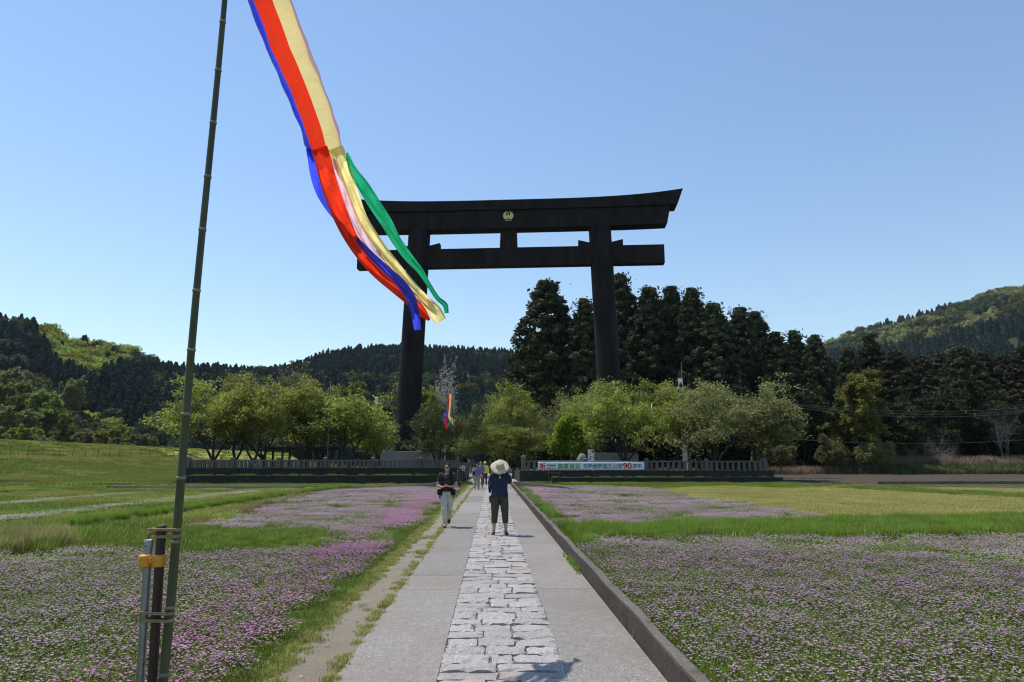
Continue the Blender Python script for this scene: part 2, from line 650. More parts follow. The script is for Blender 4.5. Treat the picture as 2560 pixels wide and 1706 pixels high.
# levee: long grass bank with a bench half way up
lx = np.array([-140, -90, -74, -70, -66, -63, -58.5, -56.5, -51, -46, -42.5, -41])
lz = np.array([-0.2, 0.2, 4.2, 4.45, 4.4, 3.6, 2.12, 2.0, 1.0, 0.35, 0.03, -0.1])
ly = np.linspace(-60, 480, 181)
LXg, LYg = np.meshgrid(lx, ly)
LZg = np.repeat(lz[None, :], len(ly), 0)
LZg = LZg + 0.07 * vnoise(LXg, LYg, 0.35, 2) * (LZg > 0.05)
end = np.clip((LYg - 395) / 45, 0, 1)
LZg = LZg * (1 - end) - 0.1 * end
idx = np.arange(LXg.size).reshape(LXg.shape)
fa = np.stack([idx[:-1, :-1], idx[:-1, 1:], idx[1:, 1:], idx[1:, :-1]], -1).reshape(-1, 4)
levee = kind(link("levee", mesh_np("levee", np.stack([LXg, LYg, LZg], -1).reshape(-1, 3), fa, smooth=True), M['levee']), 'structure')


def levee_z(x, y):
    return np.interp(x, lx, lz)


# wet paddy strip, concrete lane and ditch on the left middle distance
sheet("paddy_strip", M['wetsoil'], [tuple(gr(*p)[:2]) for p in ((-500, 1236), (60, 1233), (200, 1224), (300, 1217), (180, 1211), (95, 1215), (-500, 1224))], -0.014)
sheet("lane", M['plaza'], [tuple(gr(*p)[:2]) for p in ((95, 1215), (185, 1221), (330, 1217), (430, 1214), (430, 1210.5), (200, 1209.5))], -0.008)
sheet("pond_strip", M['grass_floor'], [tuple(gr(*p)[:2]) for p in ((-500, 1209), (300, 1208), (440, 1207), (440, 1199.5), (-500, 1199.5))], -0.012)
mb = MB()
for (p, q, t) in (((-400, 1210.5), (92, 1210.5), 0.26), ((195, 1214.5), (330, 1214.5), 0.16)):
    A, B = gr(*p), gr(*q)
    mb.box(((A[0] + B[0]) / 2, (A[1] + B[1]) / 2, t / 2 - 0.05), (abs(B[0] - A[0]), 0.18, t + 0.1), math.atan2(B[1] - A[1], B[0] - A[0]))
kind(mb.obj("ditch_edge", M['kerb']), 'structure')

# ditch walls left and right of the path
mb = MB()


def wall_run(mb, pts, t=0.16, zb=-0.4):
    for (x0, y0, z0), (x1, y1, z1) in zip(pts[:-1], pts[1:]):
        d = Vector((x1 - x0, y1 - y0, 0)).normalized()
        nrm = Vector((-d.y, d.x, 0)) * t / 2
        a, b = Vector((x0, y0, 0)), Vector((x1, y1, 0))
        vs = []
        for p, z in ((a, z0), (b, z1)):
            for sgn in (-1, 1):
                for zz in (zb, z):
                    q = p + nrm * sgn
                    vs.append((q.x, q.y, zz))
        mb.add(vs, [[0, 1, 5, 4], [2, 6, 7, 3], [1, 3, 7, 5], [0, 4, 6, 2], [0, 2, 3, 1], [4, 5, 7, 6]])


for pts_, t_, m_, lab in (([(-24, 43.6, 0.17), (-14, 43.4, 0.16), (-11.6, 43.3, 0.16)], 0.2, 'concrete', "long low pale ditch wall below the left terrace, farther from the path"),
                         ([(-11, 43.3, 0.16), (-5.6, 43.8, 0.17), (-3.75, 44.6, 0.3), (-3.0, 47.5, 0.3), (-2.3, 52.2, 0.22)], 0.16, 'concrete', "pale ditch wall bending up to the left side of the path behind the flowers"),
                         ([(1.43, 49.6, 0.16), (1.52, 47.2, 0.32), (4.0, 40.2, 0.24), (5.2, 38.8, 0.04)], 0.16, 'kerb', "dark slanting ditch wall at the far end of the kerb, below the banner"),
                         ([(28.7, 51.2, 0.2), (60, 51.6, 0.24)], 0.2, 'kerb', "straight dark low wall across the ploughed field at right")):
    mb = MB()
    wall_run(mb, pts_, t_)
    tag(mb.obj("ditch_wall", M[m_], bevel=0.01), lab, "wall")

# ------------------------------------------------------------------ the approach path
path = kind(thing("path", "x", "x"), 'structure')
del path['label'], path['category']


def slabs(x0, x1, joints, jit=0.0):
    for a, b in zip(joints[:-1], joints[1:]):
        g = 0.006
        mb = MB()
        n = max(2, int((b - a) / 0.5))
        ys = np.linspace(a + g, b - g, n)
        vs, fs = [], []
        for i, y in enumerate(ys):
            e0 = x0 + random.uniform(-0.012, 0.012)
            vs += [(e0, y, -0.14), (e0, y, -0.004), (e0 + 0.012, y, 0.004), (x1 - 0.006, y, 0.004), (x1, y, -0.004), (x1, y, -0.14)]
        for i in range(n - 1):
            for j in range(5):
                fs.append([i * 6 + j, (i + 1) * 6 + j, (i + 1) * 6 + j + 1, i * 6 + j + 1])
        fs += [[0, 1, 2, 3, 4, 5], [(n - 1) * 6 + j for j in range(5, -1, -1)]]
        mb.add(vs, fs)
        mb.obj("concrete_slab", M['concrete'], path)


slabs(-1.167, -0.404, [1.5, 5.0, 9.15, 10.24, 16.6, 22.3, 28.0, 33.8, 39.5, 45.2, 50.8, 56])
slabs(0.572, 1.308, [1.5, 4.6, 9.15, 14.1, 19.0, 24.8, 30.5, 36.2, 42, 47.8, 56])
kind(link("joint_bed", mesh_np("joint_bed", [(-0.424, 1.4, -0.016), (0.592, 1.4, -0.016), (0.592, 56, -0.016), (-0.424, 56, -0.016)], np.array([[0, 1, 2, 3]])), M['joint'], path), 'structure')


def stone_mesh(seed, w, d):
    """rough split-faced paving block, top slightly domed, edges broken"""
    r = random.Random(seed)
    nx, ny = 7, 5
    vs, fs = [], []
    tilt = r.uniform(-0.03, 0.03)
    tilt2 = r.uniform(-0.03, 0.03)
    for j in range(ny):
        for i in range(nx):
            u, v = i / (nx - 1) * 2 - 1, j / (ny - 1) * 2 - 1
            edge = max(abs(u), abs(v))
            x, y = u * w / 2, v * d / 2
            if j in (0, ny - 1):
                y += r.uniform(-0.017, 0.004) * (1 if v > 0 else -1)
            if i in (0, nx - 1):
                x += r.uniform(-0.013, 0.003) * (1 if u > 0 else -1)
            z = 0.006 + r.uniform(-0.0026, 0.0026) + tilt * y + tilt2 * x - (0.006 if edge > 0.98 else 0)
            if edge > 0.98 and r.random() < 0.2:
                z -= 0.02
            vs.append((x, y, z))
    for j in range(ny - 1):
        for i in range(nx - 1):
            a = j * nx + i
            fs.append([a, a + 1, a + nx + 1, a + nx])
    rim = [i for i in range(nx)] + [j * nx + nx - 1 for j in range(1, ny)] + [(ny - 1) * nx + i for i in range(nx - 2, -1, -1)] + [j * nx for j in range(ny - 2, 0, -1)]
    b = len(vs)
    for q in rim:
        x, y, z = vs[q]
        vs.append((x * 1.01, y * 1.01, -0.06))
    k = len(rim)
    for i in range(k):
        fs.append([rim[i], b + i, b + (i + 1) % k, rim[(i + 1) % k]])
    return vs, fs


stone_var = []
for i in range(14):
    vs, fs = stone_mesh(100 + i, 1.0, 1.0)
    stone_var.append(None)
n_st, y = 0, 3.6
rest = MB()
rs = random.Random(5)
far_stone_cache = {}
while y < 55.5:
    d = rs.choice((0.2, 0.24, 0.27, 0.3, 0.33))
    cuts = [-0.414]
    k3 = 3 if rs.random() < 0.8 else 2
    base = [(-0.414 + 0.996 * q / k3) for q in range(1, k3)]
    cuts += [q + rs.uniform(-0.09, 0.09) for q in base] + [0.582]
    for a, b in zip(cuts[:-1], cuts[1:]):
        wv, dv = (b - a) - 0.008, d - rs.uniform(0.002, 0.020)
        vs, fs = stone_mesh(rs.random(), wv, dv)
        cx, cy = (a + b) / 2, y + d / 2 + rs.uniform(-0.015, 0.015)
        dz = rs.uniform(-0.006, 0.008)
        if n_st < 300:
            mb = MB()
            mb.add(vs, fs)
            mb.obj("stone", M['granite'], path, (cx, cy, dz))
        else:
            rest.add([(x + cx, yy + cy, z + dz) for x, yy, z in vs], fs)
        n_st += 1
    y += d
kind(rest.obj("far_stone", M['granite'], path), 'stuff')

# kerb on the right of the path
ys = np.linspace(1.5, 49.5, 161)
vs, fs = [], []
for i, yv in enumerate(ys):
    e = [0.006 * math.sin(yv * 2.1) + random.uniform(-0.007, 0.007) for _ in range(3)]
    taper = 1.0
    vs += [(1.312, yv, -0.3), (1.312 + e[0], yv, 0.2 + e[1]), (1.322 + e[0], yv, 0.213 + e[1]), (1.408 + e[2], yv, 0.215 + e[1]), (1.42 + e[2], yv, 0.2 + e[1]), (1.42, yv, -0.3)]
for i in range(len(ys) - 1):
    for j in range(5):
        fs.append([i * 6 + j, (i + 1) * 6 + j, (i + 1) * 6 + j + 1, i * 6 + j + 1])
fs += [[0, 1, 2, 3, 4, 5], [(len(ys) - 1) * 6 + j for j in range(5, -1, -1)]]
mb = MB()
mb.add(vs, fs)
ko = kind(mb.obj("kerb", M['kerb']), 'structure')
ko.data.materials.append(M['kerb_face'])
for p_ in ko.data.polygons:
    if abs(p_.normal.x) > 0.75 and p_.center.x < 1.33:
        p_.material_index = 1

# gravel track on the left of the path
grid_sheet("gravel_track", M['gravel'], -1.72, -1.167, 1.5, 52, 14, 500, lambda x, y: -0.012 + 0.012 * vnoise(x, y, 6, 1) + 0.008 * vnoise(x, y, 17, 4))


# ------------------------------------------------------------------ hills
def hill(name, ridge, R0, th, m, nv=40, prof=1.15, seed=1, bump=0.03):
    """ridge: (px, py, distance) of the treetop skyline; th: tree height taken off"""
    px = np.linspace(ridge[0][0], ridge[-1][0], 110)
    py = np.interp(px, [q[0] for q in ridge], [q[1] for q in ridge])
    R = np.interp(px, [q[0] for q in ridge], [q[2] for q in ridge])
    # smooth the distance so that the slope has no folds
    R = np.convolve(np.pad(R, 8, mode='edge'), np.ones(17) / 17, 'valid')
    D = np.stack([sight(a, b) for a, b in zip(px, py)])
    hor = np.hypot(D[:, 0], D[:, 1])
    dirs = D[:, :2] / hor[:, None]
    zr = EYE + R * D[:, 2] / hor - th
    vv = np.concatenate([np.linspace(0, 1, nv), [1.12, 1.3, 1.6]])
    s = np.where(vv <= 1, np.power(np.clip(vv, 0, 1), prof), 1 - (vv - 1) * 0.6)
    dist = R0 + (R[:, None] - R0) * vv[None, :]
    X = dirs[:, :1] * dist
    Y = dirs[:, 1:] * dist
    Z = zr[:, None] * s[None, :]
    Z = Z + zr[:, None] * bump * vnoise(X, Y, 0.02, seed) * np.clip(vv * (1 - vv) * 4, 0, 1)[None, :] * 2.2
    Z[:, 0] = -0.4
    nu, nw = Z.shape
    V = np.stack([X, Y, Z], -1)
    i = np.arange(nu * nw).reshape(nu, nw)
    f = np.stack([i[:-1, :-1], i[1:, :-1], i[1:, 1:], i[:-1, 1:]], -1).reshape(-1, 4)
    kind(link(name, mesh_np(name, V.reshape(-1, 3), f, smooth=True), m), 'structure')
    return V, nv


HILL_L = hill("hill", [(-900, 900, 460), (-500, 800, 450), (-200, 775, 430), (0, 779, 420), (40, 777, 420), (85, 783, 420), (130, 800, 420), (165, 824, 425), (215, 836, 430), (270, 843, 440),
                       (330, 856, 450), (375, 880, 470), (400, 897, 490), (470, 903, 520), (560, 905, 545), (650, 914, 560), (720, 905, 560), (760, 893, 560), (830, 868, 560), (900, 860, 560),
                       (1000, 858, 560), (1100, 860, 560), (1250, 868, 560), (1400, 880, 560), (1700, 900, 560), (1900, 930, 560)], 225, 11, M['forest_floor'])
HILL_R = hill("hill", [(1700, 930, 1000), (2000, 868, 1000), (2070, 848, 1000), (2150, 818, 1000), (2250, 790, 1000), (2350, 765, 1000), (2450, 735, 1000), (2490, 720, 1000), (2560, 712, 1000), (2900, 640, 1000), (3300, 700, 1000)],
              420, 12, M['forest_floor'], seed=4, bump=0.05)

# ------------------------------------------------------------------ stone terraces with balustrades


def terrace(label, x0, x1, Y, zt, zm, Yl, x1l, x0l, back):
    t = thing("stone_terrace", label, "terrace")
    mb = MB()
    mb.prism([(x0, Y), (x1, Y), (x1, back), (x0, back)], -0.1, zt)
    o = mb.obj("upper_wall", M['darkstone'], t)
    o.data.materials.append(M['forest_floor'])
    o.data.polygons[1].material_index = 1
    mb = MB()
    mb.prism([(x0l, Yl), (x1l, Yl), (x1l, Y - 0.01), (x0l, Y - 0.01)], -0.12, zm)
    mb.obj("lower_wall", M['darkstone'], t, bevel=0.02)
    # coping of weathered capstones along the upper edge
    x = x0
    while x < x1 - 0.05:
        wv = min(random.uniform(0.8, 1.3), x1 - x)
        mb = MB()
        mb.box((0, 0, 0), (wv - 0.015, 0.42, 0.1))
        mb.obj("capstone", M['darkstone'], t, (x + wv / 2, Y + 0.17, zt + 0.045 + random.uniform(-0.01, 0.01)), bevel=0.015)
        x += wv
    return t


terrace("long low dark stone terrace left of the path, under the row of cherry trees", atY(456, 1180, 52)[0], atY(1147, 1180, 52)[0], 52.0, 1.08, 0.66, 50.9, atY(1148, 1190, 50.9)[0], atY(451, 1190, 50.9)[0], 75)
terrace("long low dark stone terrace right of the path, behind the white banner", atY(1299, 1190, 55)[0], atY(1936, 1190, 55)[0], 55.0, 0.84, 0.45, 53.2, atY(1958, 1190, 53.2)[0], 4.6, 76)


def balustrade(label, posts, Y, z0, h, nb, bw, tall):
    t = thing("stone_balustrade", label, "balustrade", (posts[0], Y, z0))
    X0 = posts[0]
    pw = 0.3
    mbp = MB()
    hp = h + 0.14
    mbp.box((0, 0, hp / 2), (pw, pw, hp))
    mbp.add([(-pw / 2, -pw / 2, hp), (pw / 2, -pw / 2, hp), (pw / 2, pw / 2, hp), (-pw / 2, pw / 2, hp), (0, 0, hp + 0.1)], [[0, 1, 4], [1, 2, 4], [2, 3, 4], [3, 0, 4]])
    pmesh = mbp.mesh("post")
    for i, x in enumerate(posts):
        o = link("post", pmesh, M['stonegrey'], t, (x - X0, 0, 0))
        if i in tall:
            o.scale = (1.12, 1.12, 1.22)
    mbb = MB()
    mbb.box((0, 0, (h - 0.12) / 2), (bw, 0.17, h - 0.12))
    bmesh_ = mbb.mesh("baluster")
    for a, b in zip(posts[:-1], posts[1:]):
        L = b - a - pw
        mbr = MB()
        mbr.box((0, 0, 0), (L - 0.004, 0.22, 0.115))
        mbr.obj("rail", M['stonegrey'], t, ((a + b) / 2 - X0, 0, h - 0.06), bevel=0.012)
        for k in range(nb):
            x = a + pw / 2 + L * (k + 0.5) / nb
            link("baluster", bmesh_, M['stonegrey'], t, (x - X0 + random.uniform(-0.012, 0.012), 0, 0))
    return t


balustrade("weathered grey stone balustrade on the left terrace, in front of the cherry trees", [atY(q, 1160, 52.25)[0] for q in (471, 582, 697, 813, 932, 1051, 1143)], 52.25, 1.17, 0.60, 10, 0.2, ())
balustrade("weathered grey stone balustrade on the right terrace that carries the white banner", [atY(q, 1160, 55.25)[0] for q in (1309, 1463, 1616, 1766, 1912)], 55.25, 0.93, 0.78, 10, 0.23, (0,))

# ------------------------------------------------------------------ the great torii
T = thing("torii", "giant near black torii gate with a golden crest, straddling the approach beyond the trees", "torii gate", (1.85, 79, 0), -math.radians(5.5))
for sgn in (-1, 1):
    mb = MB()
    zz = np.linspace(0, 29.4, 8)
    mb.loft([(sgn * (11.95 - 1.02 * z / 29.3), 0, z) for z in zz], [1.40 - 0.07 * z / 29.3 for z in zz], 40)
    mb.obj("pillar", M['torii'], T, smooth=False)
    o = T.children[-1]
    for p in o.data.polygons:
        p.use_smooth = len(p.vertices) == 4


def curved_beam(name, top, bot, ztop, zbot, dep, ridge=0.0, n=49):
    mb = MB()
    vs, fs = [], []
    for i in range(n):
        t = -1 + 2 * i / (n - 1)
        st, sb = top * t, bot * t
        zt, zb = ztop(abs(t)), zbot(abs(t))
        vs += [(sb, -dep / 2, zb), (st, -dep / 2, zt), (st, 0, zt + ridge), (st, dep / 2, zt), (sb, dep / 2, zb)]
    for i in range(n - 1):
        for j in range(5):
            q = (j + 1) % 5
            fs.append([i * 5 + j, i * 5 + q, (i + 1) * 5 + q, (i + 1) * 5 + j])
    fs += [[0, 1, 2, 3, 4][::-1], [(n - 1) * 5 + j for j in range(5)]]
    mb.add(vs, fs)
    return mb.obj(name, M['torii'], T)


curved_beam("top_lintel", 20.75, 20.05, lambda t: 32.66 + 0.86 * t ** 3.6, lambda t: 31.46 + 0.16 * t ** 4, 2.5, 0.3)
curved_beam("lower_lintel", 19.25, 18.8, lambda t: 31.44 + 0.12 * t ** 4, lambda t: 29.2 + 0.16 * t ** 4, 1.9)
mb = MB()
mb.box((0, 0, 25.76), (36.8, 1.15, 2.28))
mb.obj("tie_beam", M['torii'], T, bevel=0.04)
mb = MB()
mb.add([(-1.05, -0.5, 26.9), (1.05, -0.5, 26.9), (1.05, 0.5, 26.9), (-1.05, 0.5, 26.9), (-0.97, -0.5, 29.2), (0.97, -0.5, 29.2), (0.97, 0.5, 29.2), (-0.97, 0.5, 29.2)],
       [[0, 3, 2, 1], [4, 5, 6, 7], [0, 1, 5, 4], [1, 2, 6, 5], [2, 3, 7, 6], [3, 0, 4, 7]])
mb.obj("strut", M['torii'], T)
for sgn in (-1, 1):
    for x0, x1 in ((9.75, 8.33), (12.1, 13.6)):
        mb = MB()
        vs = []
        for yy in (-0.52, 0.52):
            vs += [(sgn * x0, yy, 26.88), (sgn * x1, yy, 26.88), (sgn * x1, yy, 27.66), (sgn * x0, yy, 27.30)]
        mb.add(vs, [[0, 1, 2, 3], [7, 6, 5, 4], [0, 4, 5, 1], [1, 5, 6, 2], [2, 6, 7, 3], [3, 7, 4, 0]])
        o = mb.obj("wedge", M['torii'], T)
# crest: three-legged crow with raised wings
mb = MB()


def wing(sg):
    pts = [(0.0, -0.5), (0.3, -0.56)]
    for k in range(0, 9):
        a = math.radians(-48 + k * 15)
        pts.append((1.0 * math.cos(a) * (1 if k % 1 == 0 else 1), 0.92 * math.sin(a) + 0.02))
    for k in range(4):
        x = 0.62 - k * 0.1
        pts += [(x + 0.02, 0.62), (x - 0.05, 0.86 + k * 0.05)]
    pts += [(0.2, 0.96), (0.36, 0.7), (0.42, 0.4), (0.36, 0.12), (0.24, 0.02), (0.14, 0.1), (0.0, 0.12)]
    return [(sg * x, y) for x, y in pts]


crest_z, crest_y = 30.72, -1.0
R_ = 0.62
for sg in (1, -1):
    p = wing(sg)
    if sg < 0:
        p = p[::-1]
    n0 = len(p)
    vs = [(x * R_, crest_y, crest_z + z * R_) for x, z in p] + [(x * R_, crest_y + 0.06, crest_z + z * R_) for x, z in p]
    fs = [list(range(n0)), list(range(n0, 2 * n0))[::-1]] + [[i, n0 + i, n0 + (i + 1) % n0, (i + 1) % n0] for i in range(n0)]
    mb.add(vs, fs)
mb.loft([(0, crest_y + 0.03, crest_z - 0.1), (0.02, crest_y + 0.02, crest_z + 0.2), (-0.02, crest_y + 0.02, crest_z + 0.42), (-0.1, crest_y + 0.02, crest_z + 0.44), (-0.2, crest_y + 0.03, crest_z + 0.36)],
        [(0.1, 0.05), (0.075, 0.05), (0.08, 0.05), (0.06, 0.04), (0.01, 0.01)], 8)
for sx in (-0.22, 0, 0.22):
    mb.box((sx * 1.15, crest_y + 0.02, crest_z - 0.44), (0.06, 0.04, 0.26))
    for t in (-1, 0, 1):
        mb.box((sx * 1.3 + t * 0.07, crest_y + 0.02, crest_z - 0.57), (0.045, 0.04, 0.12))
mb.obj("crest", M['gold'], T)

# ================================================================== THINGS IN THE FOREGROUND
# bamboo flag pole with its two supports
YP = 4.0
pA, pB = atY(405, 1706, YP), atY(560, 0, YP + 0.06)
pd = (pB - pA) / (pB[2] - pA[2])
base = pA - pd * pA[2]
pole_at = lambda z: base + pd * z
TOPZ = 6.4
t = thing("bamboo_pole", "tall green bamboo pole with pale node rings, leaning at the left edge of the path", "pole", tuple(base))
mb = MB()
node_y = [1686, 1519, 1354, 1194, 1034, 873, 723, 568, 434, 297, 164, 41]
node_z = []
for py in node_y:
    v = sight(405 + (1706 - py) / 1706 * 155, py)
    node_z.append((_C + v * YP / v[1])[2])
node_z = [max(0.1, node_z[0] - 0.3)] + node_z + [5.0, 5.45, 5.9]
rad = lambda z: 0.0262 - 0.0019 * z
zs = [0.0]
for a in node_z:
    zs += [a - 0.012, a, a + 0.012]
zs.append(TOPZ)
rr = []
for z in zs:
    bump = 0.0022 if any(abs(z - a) < 0.002 for a in node_z) else (-0.0006 if any(abs(z - a) < 0.014 for a in node_z) else 0)
    rr.append(rad(z) + bump)
mb.loft([tuple(pole_at(z) - base + np.array([0.006 * math.sin(z * 1.7), 0.004 * math.sin(z * 2.3), 0])) for z in zs], rr, 18)
mb.obj("culm", M['bamboo'], t, smooth=True)
for a in node_z:
    mb = MB()
    q = pole_at(a) - base + np.array([0.006 * math.sin(a * 1.7), 0.004 * math.sin(a * 2.3), 0])
    mb.loft([tuple(q + pd * dz) for dz in (-0.011, -0.004, 0.003, 0.006)], [rad(a) + 0.0012, rad(a) + 0.0032, rad(a) + 0.0026, rad(a) + 0.0008], 18)
    mb.obj("node_ring", M['node'], t, smooth=True)


def post_between(name, label, cat, top, bot, Y, r, m, extra=None):
    A, B = atY(*bot, Y), atY(*top, Y)
    d = (B - A) / (B[2] - A[2])
    A0 = A - d * A[2]
    t = thing(name, label, cat, tuple(A0))
    return t, d, B[2], A0


t, d, zt, A0 = post_between("timber_stake", "dark brown round timber stake lashed to the bamboo pole", "stake", (404.5, 1314), (380.5, 1706), YP + 0.035, 0.025, M['brownwood'])
mb = MB()
mb.loft([tuple(d * z) for z in (-0.02, 0.3, 0.6, zt - 0.012, zt - 0.004, zt)], [0.025, 0.0255, 0.025, 0.0252, 0.0245, 0.021], 20)
mb.obj("shaft", M['brownwood'], t, smooth=True)
mb = MB()
mb.loft([tuple(d * (zt + 0.0005)), tuple(d * (zt + 0.003))], [0.0208, 0.0195], 20)
mb.obj("cut_end", pm("cut_wood", (0.2, 0.15, 0.11), 0.8, 0.2, 30), t)
st_d, st_A = d, A0
t, d, zt2, A1 = post_between("steel_pipe", "galvanised steel pipe with a flattened top, leftmost of the bundled posts", "pipe", (372.5, 1349), (350, 1706), YP + 0.05, 0.0245, M['steel'])
mb = MB()
mb.loft([tuple(d * z) for z in (-0.02, 0.4, zt2 - 0.09, zt2 - 0.05, zt2 - 0.015, zt2)], [(0.0225, 0.0225), (0.0225, 0.0225), (0.0225, 0.0225), (0.0235, 0.02), (0.026, 0.014), (0.0265, 0.011)], 22, side=(1, 0, 0))
mb.obj("tube", M['steel'], t, smooth=True)
mb = MB()
q = d * (zt2 - 0.035)
mb.loft([(q[0] - 0.008, q[1] - 0.0205, q[2]), (q[0] - 0.008, q[1] - 0.010, q[2])], [0.0035, 0.0035], 8)
mb.obj("bolt_hole", M['black'], t.children[0])
# orange swivel clamp gripping pipe and stake
t = thing("pipe_clamp", "orange painted double clamp joining the steel pipe and the timber stake", "clamp", tuple(atY(378, 1402, YP + 0.02)))
for cxp, hw in ((363.5, 0.0), (398, 0.0)):
    c = atY(cxp, 1402, YP + 0.032) - np.array(t.location)
    mb = MB()
    hh = 0.033
    mb.loft([(c[0], c[1], c[2] - hh), (c[0], c[1], c[2] - hh * 0.75), (c[0], c[1], c[2] + hh * 0.75), (c[0], c[1], c[2] + hh)],
            [(0.031, 0.034), (0.0375, 0.040), (0.0375, 0.040), (0.031, 0.034)], 14, side=(1, 0, 0))
    mb.obj("half_shell", M['orange'], t, smooth=True, bevel=0.003)
mb = MB()
c = atY(381, 1402, YP + 0.005) - np.array(t.location)
mb.loft([(c[0] - 0.014, c[1], c[2]), (c[0] + 0.014, c[1], c[2])], [0.017, 0.017], 10)
mb.loft([(c[0] - 0.004, c[1] - 0.028, c[2] + 0.012), (c[0] - 0.004, c[1] + 0.02, c[2] + 0.012)], [0.007, 0.007], 6)
mb.obj("pivot", M['orange'], t, smooth=False)


def lashing(label, items, z, n_turns, knot):
    """rope wound round the posts, with a loose knot"""
    cen = [p for p, r in items]
    t = thing("rope_lashing", label, "rope", tuple(np.mean(cen, 0)))
    O = np.array(t.location)
    x0, x1 = items[0], items[-1]
    for k in range(n_turns):
        path_ = []
        zk = (k - (n_turns - 1) / 2) * 0.034
        for j in range(25):
            a = 2 * math.pi * j / 24
            cx_ = x1 if math.cos(a) > 0 else x0
            rr_ = cx_[1] + 0.005
            p = cx_[0] + np.array([math.cos(a) * rr_, math.sin(a) * rr_, 0])
            path_.append(tuple(p - O + np.array([0, 0, zk + 0.006 * math.cos(a + k) + random.uniform(-0.001, 0.001)])))
        mb = MB()
        for dz in (-0.004, 0.004):
            mb.loft([(a, b, c + dz) for a, b, c in path_], [0.0042 + 0.0006 * (i % 2) for i in range(25)], 6)
        mb.obj("coil", M['rope'], t, smooth=True)
    mb = MB()
    kx = x0[0] - O + np.array([-x0[1] - 0.02, -0.01, 0.01])
    for i in range(7):
        mb.ball(kx + np.array([random.uniform(-0.022, 0.014), random.uniform(-0.012, 0.012), random.uniform(-0.014, 0.014)]), (0.012, 0.010, 0.008), 7, 5)
    for i in range(5):
        e = kx + np.array([random.uniform(-0.045, -0.01), random.uniform(-0.02, 0.01), random.uniform(-0.055, 0.0)])
        mb.loft([tuple(kx), tuple((kx + e) / 2 + np.array([0, -0.008, 0.004])), tuple(e)], [0.004, 0.0036, 0.002], 5)
    mb.obj("knot", M['rope'], t, smooth=True)


def on(A, d, z):
    return A + d * z


zu = atY(420, 1335, YP)[2]
lashing("frayed hemp rope tying the top of the timber stake to the bamboo", [(on(st_A, st_d, zu), 0.025), (pole_at(zu), 0.024)], zu, 2, True)
zl = atY(390, 1545, YP)[2]
lashing("frayed hemp rope low down, wound round pipe, stake and bamboo", [(on(A1, d, zl), 0.0235), (pole_at(zl), 0.0255)], zl, 2, True)

# streamers of five coloured cloths
SC = {'blue': clothmat("cloth_blue", (0.07, 0.10, 0.85), 0.65), 'red': clothmat("cloth_red", (0.93, 0.05, 0.016), 0.7), 'yellow': clothmat("cloth_yellow", (0.95, 0.82, 0.34), 0.65),
      'tan': clothmat("cloth_yellow_unlit_tone", (0.90, 0.75, 0.33), 0.66), 'pink': clothmat("cloth_pink", (0.92, 0.62, 0.68), 0.65), 'green': clothmat("cloth_green", (0.02, 0.46, 0.20), 0.55), 'white': clothmat("cloth_white", (0.95, 0.95, 0.92), 0.8, sheer=0.55)}  # tan puts the yellow's unlit tone into its colour; white is for unseen backs


def smooth_pts(P, n):
    P = np.asarray(P, float)
    tt = np.concatenate([[0], np.cumsum(np.hypot(*(np.diff(P[:, :2], axis=0).T)))])
    tt /= tt[-1]
    q = np.linspace(0, 1, n)
    m = np.gradient(P, tt, axis=0)
    out = []
    for s in q:
        i = min(np.searchsorted(tt, s, side='right') - 1, len(tt) - 2)
        h = tt[i + 1] - tt[i]
        u = (s - tt[i]) / h
        h00, h10, h01, h11 = 2 * u ** 3 - 3 * u ** 2 + 1, u ** 3 - 2 * u ** 2 + u, -2 * u ** 3 + 3 * u ** 2, u ** 3 - u ** 2
        out.append(h00 * P[i] + h10 * h * m[i] + h01 * P[i + 1] + h11 * h * m[i + 1])
    return np.array(out)


